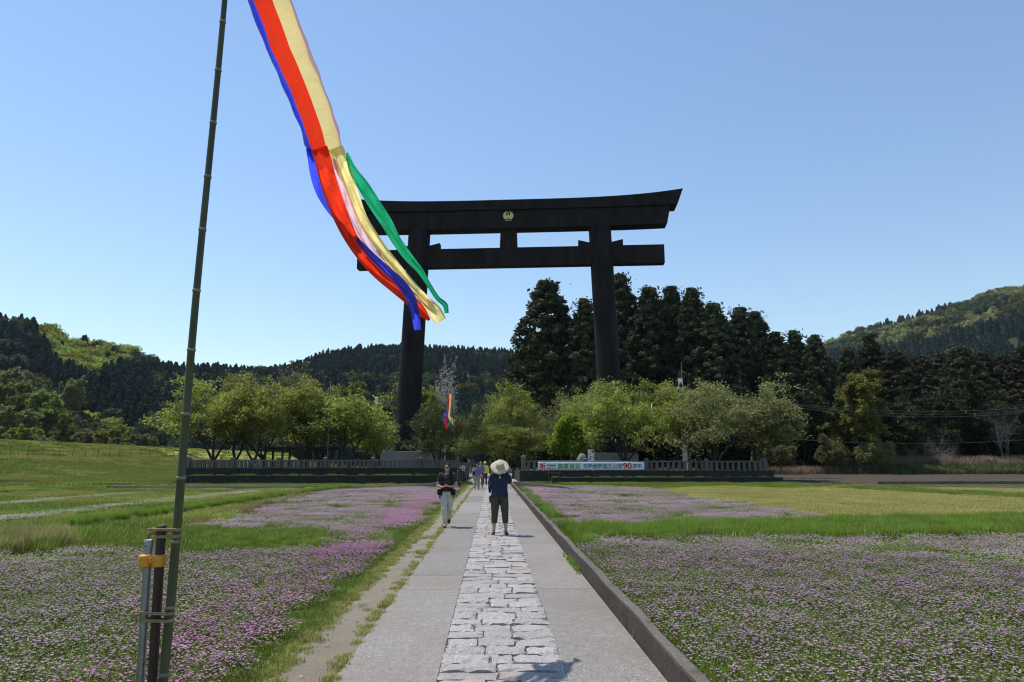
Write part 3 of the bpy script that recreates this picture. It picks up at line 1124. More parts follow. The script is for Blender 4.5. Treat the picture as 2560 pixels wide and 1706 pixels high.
def streamer(label, tube, ribbons, Yf, parent_off, fold=1.0, wrinkle=0.02, seg=70, lap=0.115):
    """tube rows: (px_left, px_right, py); ribbons: (colour, [(px, py, width)], depth offset, twist)"""
    tb = np.array(tube, float)
    q = np.linspace(0, 1, 40)
    k = np.linspace(0, 1, len(tb))
    rows = np.stack([np.interp(q, k, tb[:, i]) for i in range(3)], -1)
    rows[:, 0] = np.convolve(np.pad(rows[:, 0], 3, mode='reflect', reflect_type='odd'), np.ones(7) / 7, 'valid')
    rows[:, 1] = np.convolve(np.pad(rows[:, 1], 3, mode='reflect', reflect_type='odd'), np.ones(7) / 7, 'valid')
    Lp = np.array([atY(a, c, Yf(c)) for a, b, c in rows])
    Rp = np.array([atY(b, c, Yf(c)) for a, b, c in rows])
    Cn = (Lp + Rp) / 2
    t = thing("streamer", label, "streamer", tuple(Cn[0]))
    O = Cn[0]
    ax = (Rp - Lp) / 2
    tan = np.gradient(Cn, axis=0)
    tan /= np.linalg.norm(tan, axis=1)[:, None]
    dep = (Cn - _C) / np.linalg.norm(Cn - _C, axis=1)[:, None]
    a_len = np.linalg.norm(ax, axis=1)
    panels = [('blue', -128, -46), ('red', -46, 7), ('tan', 7, 62), ('pink', 62, 118), ('white', 118, 176), ('white', 176, 232)]  # white back panels are made up to pass sunlight to the front cloth
    for c, f0, f1 in panels:
        ph = np.radians(np.linspace(f0, f1, 9))
        vs = []
        for i in range(40):
            for p in ph:
                wob = 1 + wrinkle * math.sin(i * 1.35 + p * 3) + wrinkle * math.sin(i * 0.53 - p * 5)
                vs.append(Cn[i] - O + ax[i] * math.sin(p) * wob - dep[i] * (0.62 * a_len[i] * math.cos(p)) * wob)
        ii = np.arange(40 * 9).reshape(40, 9)
        fs = np.stack([ii[:-1, :-1], ii[:-1, 1:], ii[1:, 1:], ii[1:, :-1]], -1).reshape(-1, 4)
        o = link("tube_panel", mesh_np("tube_panel", vs, fs, smooth=True), SC[c], t)
        o['label'] = f"{'shade-toned yellow' if c == 'tan' else c} panel of the tube"
    for c, pts, off, tw, *cross_ in ribbons:
        cross = cross_[0] if cross_ else 0
        sp = smooth_pts(pts, seg)
        g = np.gradient(sp[:, :2], axis=0)
        g /= np.linalg.norm(g, axis=1)[:, None]
        nrm = np.stack([-g[:, 1], g[:, 0]], -1)
        vs = []
        ph0 = random.uniform(0, 6)
        for i in range(seg):
            s = i / (seg - 1)
            for jj in range(7):
                u = jj / 6 - 0.5
                px, py = sp[i, :2] + nrm[i] * u * sp[i, 2]
                Y = Yf(sp[i, 1]) + (off if not cross else off + (cross - off) * min(1, max(0, (s - 0.42) / 0.2))) * min(1, s * 5) - lap * max(0, 1 - s * 6) + u * tw * math.sin(s * 5 + ph0) + fold * 0.022 * math.sin(u * 9 + s * 9 + ph0) + fold * 0.012 * math.sin(u * 5 - s * 31)
                vs.append(atY(px, py, Y) - O)
        ii = np.arange(seg * 7).reshape(seg, 7)
        fs = np.stack([ii[:-1, :-1], ii[:-1, 1:], ii[1:, 1:], ii[1:, :-1]], -1).reshape(-1, 4)
        o = link("ribbon", mesh_np("ribbon", vs, fs, smooth=True), SC[c], t)
        o['label'] = f"{c} ribbon of the tail"
    # hoop in the mouth of the tube
    mb = MB()
    mb.loft([tuple(ax[0] * math.sin(a) - dep[0] * 0.62 * a_len[0] * math.cos(a)) for a in np.linspace(0, 2 * math.pi, 25)], [a_len[0] * 0.03] * 25, 6)
    mb.obj("hoop", M['steel'], t, smooth=True)
    mb = MB()
    tip = Vector(parent_off) - Vector(O)
    for a in (0.5, 2.6, 4.7):
        mb.loft([tuple(ax[0] * math.sin(a) - dep[0] * 0.62 * a_len[0] * math.cos(a)), tuple(tip)], [a_len[0] * 0.012] * 2, 5)
    mb.obj("cord", M['white'], t)
    return t


def zc(pts):
    return [(600 + x / 1.866, y / 1.866, wd / 1.866) for x, y, wd in pts]


YF = lambda py: float(np.interp(py, [-300, 0, 400, 840], [4.2, 4.6, 5.55, 6.65]))
streamer("huge five-coloured cloth streamer blowing across the sky beside the bamboo pole",
         [(530, 640, -250), (573, 684, -125), (618.8, 729, 0), (663, 773, 118), (700, 805, 200), (738, 837, 289), (766, 857, 366), (771, 862, 381)],
         [('red', zc([(371, 690, 74), (387, 745, 76), (408, 830, 78), (436, 920, 78), (474, 1020, 72), (520, 1115, 62), (572, 1195, 54), (645, 1275, 54), (722, 1340, 54), (792, 1400, 50), (848, 1455, 42), (884, 1494, 14)]), -0.05, 0.10),
          ('blue', zc([(318, 690, 24), (333, 745, 34), (346, 810, 40), (375, 895, 44), (425, 975, 44), (495, 1060, 34), (562, 1138, 26), (618, 1196, 30), (688, 1262, 36), (752, 1324, 42), (794, 1385, 46), (814, 1450, 42), (828, 1540, 30)]), 0.10, 0.08, -0.16),
          ('pink', zc([(440, 740, 16), (450, 775, 26), (476, 860, 34), (508, 960, 42), (552, 1070, 44), (606, 1160, 36), (668, 1236, 30), (735, 1305, 28), (805, 1365, 30), (860, 1400, 36), (905, 1424, 14)]), 0.02, 0.05),
          ('yellow', zc([(446, 690, 70), (466, 745, 76), (500, 830, 62), (538, 930, 48), (572, 1020, 46), (622, 1105, 48), (676, 1180, 46), (738, 1258, 44), (800, 1330, 40), (862, 1400, 46), (915, 1462, 62), (936, 1500, 56)]), -0.01, 0.06),
          ('green', zc([(497, 712, 12), (525, 790, 36), (575, 868, 54), (632, 960, 58), (684, 1040, 54), (728, 1120, 46), (782, 1196, 42), (842, 1268, 30), (885, 1336, 22), (925, 1395, 22), (958, 1425, 24), (964, 1462, 20)]), 0.14, 0.08)],
         YF, tuple(pole_at(TOPZ - 0.05)), fold=1.5, wrinkle=0.024)


def z5(pts):
    return [(1050 + x / 5.225, 950 + y / 5.225, wd / 5.225) for x, y, wd in pts]


Y2 = 44.0
streamer("small far five-coloured streamer hanging in front of the dark tree by the path",
         [(1118.5, 1128.5, 986), (1118, 1129, 998), (1117, 1126, 1022), (1113, 1124.5, 1044)],
         [('red', z5([(350, 480, 40), (338, 540, 34), (340, 590, 26), (350, 640, 22)]), -0.1, 0.1),
          ('blue', z5([(328, 440, 22), (314, 510, 22), (318, 555, 20), (350, 582, 22), (368, 610, 14)]), 0.1, 0.1),
          ('pink', z5([(372, 480, 18), (392, 520, 20), (425, 560, 20), (450, 612, 8)]), 0.05, 0.1),
          ('yellow', z5([(386, 470, 24), (402, 505, 20), (432, 520, 24), (438, 545, 24), (415, 556, 20)]), 0.0, 0.1),
          ('green', z5([(378, 520, 10), (392, 548, 14), (378, 575, 16), (372, 610, 14)]), 0.15, 0.1)],
         lambda py: Y2 + (py - 986) * 0.006, tuple(atY(1124, 960, Y2)), fold=1.5, seg=24, lap=0.05)
A, B = atY(1150, 1217.5, Y2), atY(1124, 956, Y2)
t = thing("bamboo_pole", "thin far bamboo pole carrying the small streamer, left of the path", "pole", tuple(A))
mb = MB()
mb.loft([(0, 0, -0.1), tuple((B - A) * 0.4), tuple((B - A) * 0.75), tuple(B - A)], [0.03, 0.027, 0.022, 0.014], 10)
mb.obj("culm", M['bamboo'], t, smooth=True)
for px, top, lab in ((1144.5, 1175, "taller wooden stake beside the foot of the far bamboo pole"), (1149.3, 1190, "shorter wooden stake beside the foot of the far bamboo pole")):
    A = atY(px, 1218, Y2 - 0.1)
    B = atY(px - 0.4, top, Y2 - 0.1)
    t = thing("timber_stake", lab, "stake", tuple(A))
    mb = MB()
    mb.loft([(0, 0, -0.05), tuple((B - A) * 0.5), tuple(B - A)], [0.04, 0.038, 0.036], 9)
    mb.obj("shaft", M['dkwood'], t, smooth=True)
    mb = MB()
    mb.loft([tuple((B - A) * 0.93 + np.array([0, 0, 0.0])), tuple((B - A) * 0.96)], [0.05, 0.05], 9)
    mb.loft([tuple((B - A) * 0.5), tuple((B - A) * 0.53)], [0.05, 0.05], 9)
    mb.obj("rope_binding", M['rope'], t, smooth=True)

# ------------------------------------------------------------------ lettering


def text_mesh(body, x0, x1, z0, z1, m, parent, y=0.0, bold=0.012, shear=0.0, name="lettering"):
    c = bpy.data.curves.new("lettering", 'FONT')
    c.body = body
    c.offset = bold
    c.extrude = 0.002
    c.shear = shear
    o = bpy.data.objects.new("tmp", c)
    ROOT.objects.link(o)
    dg = bpy.context.evaluated_depsgraph_get()
    me = bpy.data.meshes.new_from_object(o.evaluated_get(dg))
    bpy.data.objects.remove(o)
    n = len(me.vertices)
    co = np.zeros(n * 3, np.float32)
    me.vertices.foreach_get("co", co)
    co = co.reshape(-1, 3)
    mn, mx_ = co.min(0), co.max(0)
    u = (co[:, 0] - mn[0]) / (mx_[0] - mn[0])
    v = (co[:, 1] - mn[1]) / (mx_[1] - mn[1])
    new = np.stack([x0 + u * (x1 - x0), y - co[:, 2] * 0 - 0.003 * (co[:, 2] > 0), z0 + v * (z1 - z0)], -1).astype(np.float32)
    me.vertices.foreach_set("co", new.ravel())
    me.materials.clear()
    me.update()
    me.name = name
    o = link(name, me, m, parent)
    return o


bx0, bx1 = atY(1345.2, 1165, 55.05)[0], atY(1611, 1165, 55.05)[0]
bz1, bz0 = atY(1478, 1155.3, 55.05)[2], atY(1478, 1175.2, 55.05)[2]
t = thing("banner", "long white banner with red, green and blue Japanese lettering tied to the right balustrade", "banner", (bx0, 55.05, bz0))
BW, BH = bx1 - bx0, bz1 - bz0
nx = 60
vs, fs = [], []
for j in range(7):
    for i in range(nx + 1):
        u, v = i / nx, j / 6
        sag = -0.012 * math.sin(u * math.pi * 6) ** 2
        vs.append((u * BW, 0.012 * math.sin(u * 23 + v * 2) * (0.4 + v * 0.2), v * BH + sag * (1 - v * 0.5)))
for j in range(6):
    for i in range(nx):
        a = j * (nx + 1) + i
        fs.append([a, a + 1, a + nx + 2, a + nx + 1])
mb = MB()
mb.add(vs, fs)
o = mb.obj("cloth", M['white'], t, smooth=True)
md = o.modifiers.new("thick", 'SOLIDIFY')
md.thickness = 0.006
md.offset = 1
fx = lambda c: (c - 265) / 1565 * BW
fz = lambda c: BH * (1 - (c - 205) / 117)
for body, xa, xb, ya, yb, m, bold in (("祈", 286, 376, 220, 312, M['ink_red'], 0.035), ("令和8年", 390, 526, 236, 280, M['ink_navy'], 0.018), ("熊野本宮大社", 393, 524, 291, 312, M['ink_navy'], 0.02),
                                      ("無事", 550, 716, 226, 312, M['ink_green'], 0.03), ("息災", 724, 888, 226, 312, M['ink_green'], 0.03),
                                      ("吉野熊野", 926, 1205, 228, 303, M['ink_teal'], 0.02), ("国立公園", 1216, 1500, 228, 303, M['ink_blue'], 0.02),
                                      ("90", 1512, 1642, 220, 306, M['ink_red'], 0.03), ("周年", 1654, 1790, 230, 302, M['ink_blue'], 0.02)):
    text_mesh(body, fx(xa), fx(xb), fz(yb), fz(ya), m, t.children[0], y=-0.045, bold=bold * 0.55)
mb = MB()
mb.box((BW / 2 - 1.1, 0.14, BH + 0.075), (BW + 0.9 - 3.0, 0.05, 0.045))
mb.obj("top_pipe", M['white'], t)

# ------------------------------------------------------------------ monuments, signs, masts near the terraces


def rounded_slab(mb, w, h, d, r, n=7):
    pts = [(-w / 2, 0), (w / 2, 0)]
    for c, s in ((w / 2 - r, 0), (-w / 2 + r, 1)):
        for k in range(n):
            a = math.pi / 2 * (k / (n - 1)) + s * math.pi / 2
            pts.append((c + r * math.cos(a), h - r + r * math.sin(a)))
    k = len(pts)
    vs = [(x, -d / 2, z) for x, z in pts] + [(x, d / 2, z) for x, z in pts]
    fs = [list(range(k)), list(range(k, 2 * k))[::-1]] + [[i, k + i, k + (i + 1) % k, (i + 1) % k] for i in range(k)]
    return mb.add(vs, fs)


p = atY(1018, 1172, 57.5)
t = thing("stone_monument", "broad grey inscribed-stone monument with rounded corners behind the left balustrade", "monument", (p[0], 57.5, 1.05))
mb = MB()
rounded_slab(mb, 4.4, 1.42, 0.5, 0.3)
mb.obj("slab", M['monument'], t, bevel=0.03)
mb = MB()
mb.box((0, 0, 0.06), (4.9, 0.9, 0.16))
mb.obj("plinth", M['stonegrey'], t, bevel=0.02)
p = atY(1540, 1160, 60)
t = thing("stone_monument", "broad grey stone monument half hidden by the multi-stemmed tree behind the banner", "monument", (p[0], 60, 0.82))
mb = MB()
rounded_slab(mb, 3.9, 1.6, 0.5, 0.22)
mb.obj("slab", M['monument'], t, bevel=0.03)
p = atY(1456, 1160, 59)
t = thing("round_boulder", "round-topped dark boulder standing left of the white upright sign behind the banner", "boulder", (p[0], 59, 0.82))
mb = MB()
mb.ball((0, 0, 0.75), (0.5, 0.35, 0.78), 14, 9)
o = mb.obj("rock", M['monument'], t, smooth=True)
for v in o.data.vertices:
    v.co += Vector((random.uniform(-0.03, 0.03), random.uniform(-0.03, 0.03), random.uniform(-0.03, 0.03)))

p = atY(1478, 1160, 58.5)
t = thing("upright_sign", "white upright sign with a red and purple print behind the banner", "sign", (p[0], 58.5, 0.82))
mb = MB()
mb.box((0, 0, 0.95), (0.52, 0.05, 1.75))
mb.obj("panel", M['white'], t, bevel=0.01)
mb = MB()
for k in range(7):
    mb.box((random.uniform(-0.12, 0.0), -0.03, 1.45 - k * 0.2), (random.uniform(0.1, 0.2), 0.008, random.uniform(0.05, 0.12)))
mb.obj("print", M['ink_navy'], t.children[0])
mb = MB()
mb.loft([(0.14, -0.029, 1.66), (0.14, -0.034, 1.66)], [0.11, 0.11], 14)
mb.obj("red_mark", M['ink_red'], t.children[0])

# tall white shrine banner on a pole
Yb = 60.6
pt, pb_ = atY(1708, 945, Yb), atY(1713, 1158, Yb)
t = thing("shrine_banner", "tall narrow white banner with a round black crest among the right-hand trees", "banner", (pb_[0], Yb, 0.82))
hz = pt[2] - 0.82
mb = MB()
tl = atY(1715, 905, Yb)[2] - 0.82
mb.loft([(0.28, 0.05, 0), (0.1, 0.05, hz * 0.6), (0.02, 0.05, hz), (0.06, 0.05, tl)], [0.05, 0.045, 0.035, 0.012], 8)
mb.obj("pole", M['greybark'], t, smooth=True)
mb = MB()
mb.loft([(-0.42, 0, hz), (0.18, 0, hz + 0.02)], [0.025, 0.025], 8)
mb.loft([(-0.38, 0, hz), (0.03, 0.04, hz + 0.28)], [0.008, 0.008], 5)
mb.loft([(0.16, 0, hz), (0.03, 0.04, hz + 0.28)], [0.008, 0.008], 5)
mb.obj("crossbar", M['dkwood'], t)
vs, fs = [], []
for j in range(41):
    for i in range(6):
        u = i / 5
        v = j / 40
        vs.append((-0.31 + u * (0.4 + 0.06 * v) + 0.12 * v, 0.03 * math.sin(v * 22 + u * 4) * (0.3 + v), hz - 0.06 - v * (hz - 0.15)))
for j in range(40):
    for i in range(5):
        a = j * 6 + i
        fs.append([a, a + 1, a + 7, a + 6])
mb = MB()
mb.add(vs, fs)
mb.obj("cloth", M['whitecloth'], t, smooth=True)
mb = MB()
mb.loft([(-0.1, -0.045, hz - 0.72), (-0.1, -0.055, hz - 0.72)], [0.17, 0.17], 18)
mb.box((-0.1, -0.05, hz - 0.98), (0.1, 0.01, 0.14))
mb.box((-0.1, -0.05, hz - 0.48), (0.22, 0.01, 0.1))
mb.obj("crest", M['black'], t)
mb = MB()
for k in range(4):
    mb.box((-0.31 + k * 0.14, 0, hz - 0.03), (0.05, 0.012, 0.09))
mb.obj("loop", M['whitecloth'], t)

# thin masts
p = atY(818, 1155, 55)
t = thing("flagpole", "thin bare grey flagpole between the cherry trees on the left terrace", "flagpole", (p[0], 55, 1.05))
mb = MB()
hh = atY(818, 955, 55)[2] - 1.05
mb.loft([(0, 0, 0), (0, 0, hh * 0.6), (-0.02, 0, hh)], [0.04, 0.03, 0.016], 10)
mb.obj("mast", M['greybark'], t, smooth=True)
mb = MB()
mb.ball((-0.02, 0, hh), 0.05, 8, 6)
mb.obj("finial", M['steel'], t, smooth=True)
Ym = 66.0
p = atY(936, 1152, Ym)
t = thing("warning_mast", "slim mast in red and white bands, left of the left torii pillar", "mast", (p[0], Ym, 0.6))
z_ = lambda py: atY(936, py, Ym)[2] - 0.6
mb = MB()
mb.loft([(0, 0, 0), (0, 0, z_(1090))], [0.07, 0.06], 10)
mb.obj("grey_base", M['steel'], t, smooth=True)
yy = np.linspace(1090, 1008, 9)
for k in range(8):
    mb = MB()
    mb.loft([(0, 0, z_(yy[k]) + 0.002), (0, 0, z_(yy[k + 1]) - 0.002)], [0.11, 0.11], 12)
    o = mb.obj("band", M['redpaint'] if k % 2 == 1 else M['white'], t, smooth=False)
mb = MB()
mb.loft([(0, 0, z_(1008)), (0, 0, z_(995)), (0, 0, z_(993))], [0.17, 0.17, 0.1], 14)
mb.obj("lamp", M['white'], t, smooth=False)
mb = MB()
mb.loft([(0.06, 0, z_(993)), (0.09, 0, z_(964))], [0.025, 0.02], 7)
mb.box((0.09, 0, z_(966)), (0.3, 0.05, 0.14))
mb.obj("antenna", M['greybark'], t)
p = atY(1635, 1160, 62)
t = thing("flagpole", "thin pale grey flagpole behind the balustrade, just right of the banner", "flagpole", (p[0], 62, 0.82))
mb = MB()
mb.loft([(0, 0, 0), (0, 0, 6.0)], [0.045, 0.03], 10)
mb.obj("mast", M['steel'], t, smooth=True)

# trestle in front of the right terrace
p = atY(1385, 1199, 52.6)
t = thing("trestle", "rusty pipe trestle standing against the dark wall below the banner", "trestle", (p[0], 52.6, 0.0))
mb = MB()
for x in (-0.42, 0.42):
    for dy in (-0.16, 0.16):
        q = MB()
        q.loft([(x, dy, -0.02), (x, dy * 0.2, 0.78)], [0.02, 0.02], 7)
        q.obj("leg", M['stake'], t)
mb.loft([(-0.55, 0, 0.8), (0.55, 0, 0.78)], [0.024, 0.024], 8)
mb.obj("top_rail", M['stake'], t)

# small white notice on a stake, and a folded pale strip stand, at the end of the left terrace
p = atY(1158, 1199, 54)
t = thing("notice_sign", "small white notice on a thin post at the path end of the left terrace", "sign", (p[0], 54, -0.02))
mb = MB()
mb.box((0, 0, 0.75), (0.05, 0.04, 1.5))
mb.obj("post", M['dkwood'], t)
mb = MB()
mb.box((0, -0.03, 1.18), (0.24, 0.02, 0.42))
mb.obj("board", M['white'], t, bevel=0.005)
mb = MB()
for k in range(4):
    mb.box((random.uniform(-0.04, 0.04), -0.0435, 1.32 - k * 0.09), (0.13, 0.004, 0.035))
mb.obj("print", M['black'], t)
p = atY(1170, 1190, 56)
t = thing("ladder", "pale aluminium stepladder leaning open behind the small white notice", "ladder", (p[0], 56, -0.02))
for dx, lean in ((-0.2, -0.0), (0.12, 0.0)):
    mb = MB()
    for s in (-0.09, 0.09):
        mb.loft([(dx + s + 0.32, 0, 0), (dx + s - 0.12, 0.1, 1.32)], [0.022, 0.022], 6)
    for k in range(5):
        f_ = (k + 0.7) / 5.5
        mb.box((dx + 0.32 - 0.44 * f_, 0.1 * f_, 1.32 * f_), (0.2, 0.05, 0.025))
    mb.obj("side", pm("pale_aluminium", (0.26, 0.29, 0.275), 0.6) if dx < 0 else bpy.data.materials["pale_aluminium"], t)

# notice boards and stone fence at the back of the plaza
Yn = 97.0
for px0, px1, py0, py1, mm, lab in ((1256, 1267, 1160, 1178.5, M['white'], "large pale notice board at the back of the plaza, left of the green one"), (1268.5, 1277, 1162, 1174, M['boardgreen'], "green and white notice board on two posts at the back of the plaza")):
    a, b = atY(px0, py0, Yn), atY(px1, py1, Yn)
    t = thing("notice_board", lab, "notice board", ((a[0] + b[0]) / 2, Yn, 0))
    mb = MB()
    mb.box((0, 0, (a[2] + b[2]) / 2), (b[0] - a[0], 0.06, a[2] - b[2]))
    mb.obj("panel", pm("board_face", (0.3, 0.31, 0.31), 0.7) if mm is M['white'] else mm, t)
    panel_ = t.children[-1]
    for s in (-1, 1):
        mb = MB()
        mb.box((s * (b[0] - a[0]) / 2.1, 0.06, a[2] / 2), (0.07, 0.05, a[2]))
        mb.obj("post", M['steel'], t)
    mb = MB()
    mb.box((0, -0.036, b[2] + 0.12), (b[0] - a[0] - 0.1, 0.01, 0.14))
    mb.obj("caption_strip", M['white'], panel_)
a = atY(1241, 1181, 95)
t = thing("stone_lantern", "dark stone lantern with flat cap at the back of the plaza", "lantern", (a[0], 95, 0))
mb = MB()
mb.loft([(0, 0, 0), (0, 0, 0.25), (0, 0, 0.3), (0, 0, 1.5)], [0.4, 0.38, 0.16, 0.15], 8)
mb.obj("shaft", M['stonegrey'], t)
mb = MB()
mb.box((0, 0, 1.72), (0.4, 0.4, 0.42))
mb.obj("light_box", M['stonegrey'], t, bevel=0.02)
mb = MB()
mb.box((0, 0, 2.02), (0.6, 0.6, 0.16))
mb.obj("cap", M['stonegrey'], t, bevel=0.04)
balustrade("far low stone balustrade across the back of the plaza", [-6.5, -3.4, -0.3], 99, 0, 1.55, 7, 0.2, ())

# wisteria pergola on the left terrace
a, b = atY(662, 1150, 62), atY(835, 1150, 62)
t = thing("pergola", "dark timber pergola overgrown with vines under the left cherry trees", "pergola", (a[0], 62, 1.05))
W_ = b[0] - a[0]
for j, yy in enumerate((0, 2.2)):
    for k in range(5):
        mb = MB()
        mb.box((W_ * k / 4, yy, 0.85), (0.17, 0.17, 1.7))
        mb.obj("post", M['dkwood'], t)
    mb = MB()
    mb.box((W_ / 2, yy, 1.72), (W_ + 0.6, 0.14, 0.14))
    mb.obj("beam", M['dkwood'], t)
for k in range(14):
    mb = MB()
    mb.box((-0.2 + (W_ + 0.4) * k / 13, 1.1, 1.84), (0.09, 3.1, 0.09))
    mb.obj("rafter", M['dkwood'], t)

# fence of thin stakes with wires along the bench of the levee, and the stairs beyond it
t = thing("wire_fence", "row of thin dark stakes with wires along the grassy levee on the left", "fence", (-58, 78, 0))
spx = [23.5, 66.7, 105, 145.6, 179, 212, 243, 271, 298, 323, 349, 372, 393, 414, 432, 450]
ysk = []
for px in spx:
    v = sight(px, 1148)
    ysk.append(-58 * v[1] / v[0])
ysk = [ysk[0] - 9.4, ysk[0] - 6.2, ysk[0] - 3.1] + ysk
for i, yv in enumerate(ysk):
    zb = 2.06
    mb = MB()
    lean = random.uniform(-0.04, 0.12)
    mb.loft([(0, yv - 78, zb - 0.2), (lean, yv - 78, zb + 1.5)], [0.035, 0.028], 7)
    mb.obj("stake", M['stake'], t)
for zz in (0.55, 1.0, 1.4):
    mb = MB()
    mb.loft([(0.03, yv - 78, 2.06 + zz) for yv in ysk], [0.006] * len(ysk), 4)
    mb.obj("wire", M['stake'], t)
t = thing("stair_rail", "dark stepped stairway with rail running down the end of the grassy levee", "stairs", (-66, 143, 4.45))
mb = MB()
for k in range(22):
    f_ = k / 21
    mb.box((f_ * 9.5, -f_ * 3, -f_ * 2.6), (0.5, 1.1, 0.16), 0)
mb.obj("steps", M['stake'], t)
mb = MB()
mb.loft([(0, -0.7, 0.55), (9.5, -3.7, -2.05)], [0.04, 0.04], 6)
for k in range(5):
    f_ = k / 4
    mb.loft([(9.5 * f_, -0.7 - 3 * f_, -0.05 - 2.6 * f_), (9.5 * f_, -0.7 - 3 * f_, 0.55 - 2.6 * f_)], [0.035, 0.035], 6)
mb.obj("rail", M['stake'], t)

# overhead cables on the right, strung between two poles
Yc = 92.0
pa, pb2 = atY(1895, 1165, Yc), atY(2760, 1165, Yc)
for nm, P, lab in (("utility_pole", pa, "wooden cable pole standing hidden among the right-hand trees"), ("utility_pole", pb2, "wooden cable pole beyond the dry grass bank at far right")):
    t = thing(nm, lab, "utility pole", (P[0], Yc, 0))
    mb = MB()
    mb.loft([(0, 0, -0.2), (0, 0, 10.2)], [0.16, 0.11], 10)
    mb.obj("mast", M['dkwood'], t, smooth=True)
    mb = MB()
    mb.box((0, 0, 9.6), (1.4, 0.12, 0.14))
    mb.obj("crossarm", M['dkwood'], t)
cabs = [((2056, 1017), (2300, 1029), (2560, 1020), "topmost"), ((2056, 1022), (2300, 1036), (2560, 1026), "second highest"), ((2056, 1028), (2300, 1043), (2560, 1031), "third highest"), ((2110, 1106), (2400, 1108), (2560, 1100), "lowest")]
for i, (p0, p1, p2, lab) in enumerate(cabs):
    P = np.array([atY(*q, Yc) for q in (p0, p1, p2)])
    cf = np.polyfit(P[:, 0], P[:, 2], 2)
    xs = np.linspace(pa[0], pb2[0], 41)
    mb = MB()
    mb.loft([(x, Yc - 0.1 * i, float(np.polyval(cf, x))) for x in xs], [0.02] * 41, 5)
    o = mb.obj("cable", M['wire'])
    tag(o, f"{lab} thin overhead cable sagging across the dark right-hand trees", "cable", "cables strung before the right-hand trees")

# ================================================================== PEOPLE
CM = {}


def cm(name, col, rough=0.8, var=0.12, scale=14, bump=0.25):
    if name not in CM:
        CM[name] = pm(name, col, rough, var, scale, bump, 30, spec=0.2)
    return CM[name]


skin = pm("skin", (0.42, 0.24, 0.165), 0.5, 0.08, 12, spec=0.35)
hair_m = pm("dark_hair", (0.018, 0.014, 0.012), 0.65, 0.3, 60, 0.4, 120, spec=0.1, stretch=(1, 1, 0.2))
BASE = dict(hipa=(-0.088, 0, 0.86), hipb=(0.088, 0, 0.86), kneea=(-0.10, -0.015, 0.465), kneeb=(0.10, -0.015, 0.465), anka=(-0.105, 0.015, 0.085), ankb=(0.105, 0.015, 0.085), toea=(-0.12, -0.15, 0.03), toeb=(0.12, -0.15, 0.03),
            sha=(-0.165, 0.01, 1.335), shb=(0.165, 0.01, 1.335), ela=(-0.215, 0.02, 1.07), elb=(0.215, 0.02, 1.07), wra=(-0.225, -0.06, 0.84), wrb=(0.225, -0.06, 0.84),
            hda=(-0.225, -0.09, 0.75), hdb=(0.225, -0.09, 0.75), pel=(0, 0.0, 0.9), waist=(0, 0.0, 1.05), chest=(0, 0.0, 1.22), neck=(0, 0.01, 1.39), head=(0, -0.015, 1.525))


def lerp(a, b, f):
    return tuple(a[i] + (b[i] - a[i]) * f for i in range(3))


def limb(mb, pts, rad, k=10):
    mb.loft(pts, rad, k)
    for p, r in zip(pts, rad):
        mb.ball(p, r * 0.995 if not isinstance(r, tuple) else r[0], 10, 7)


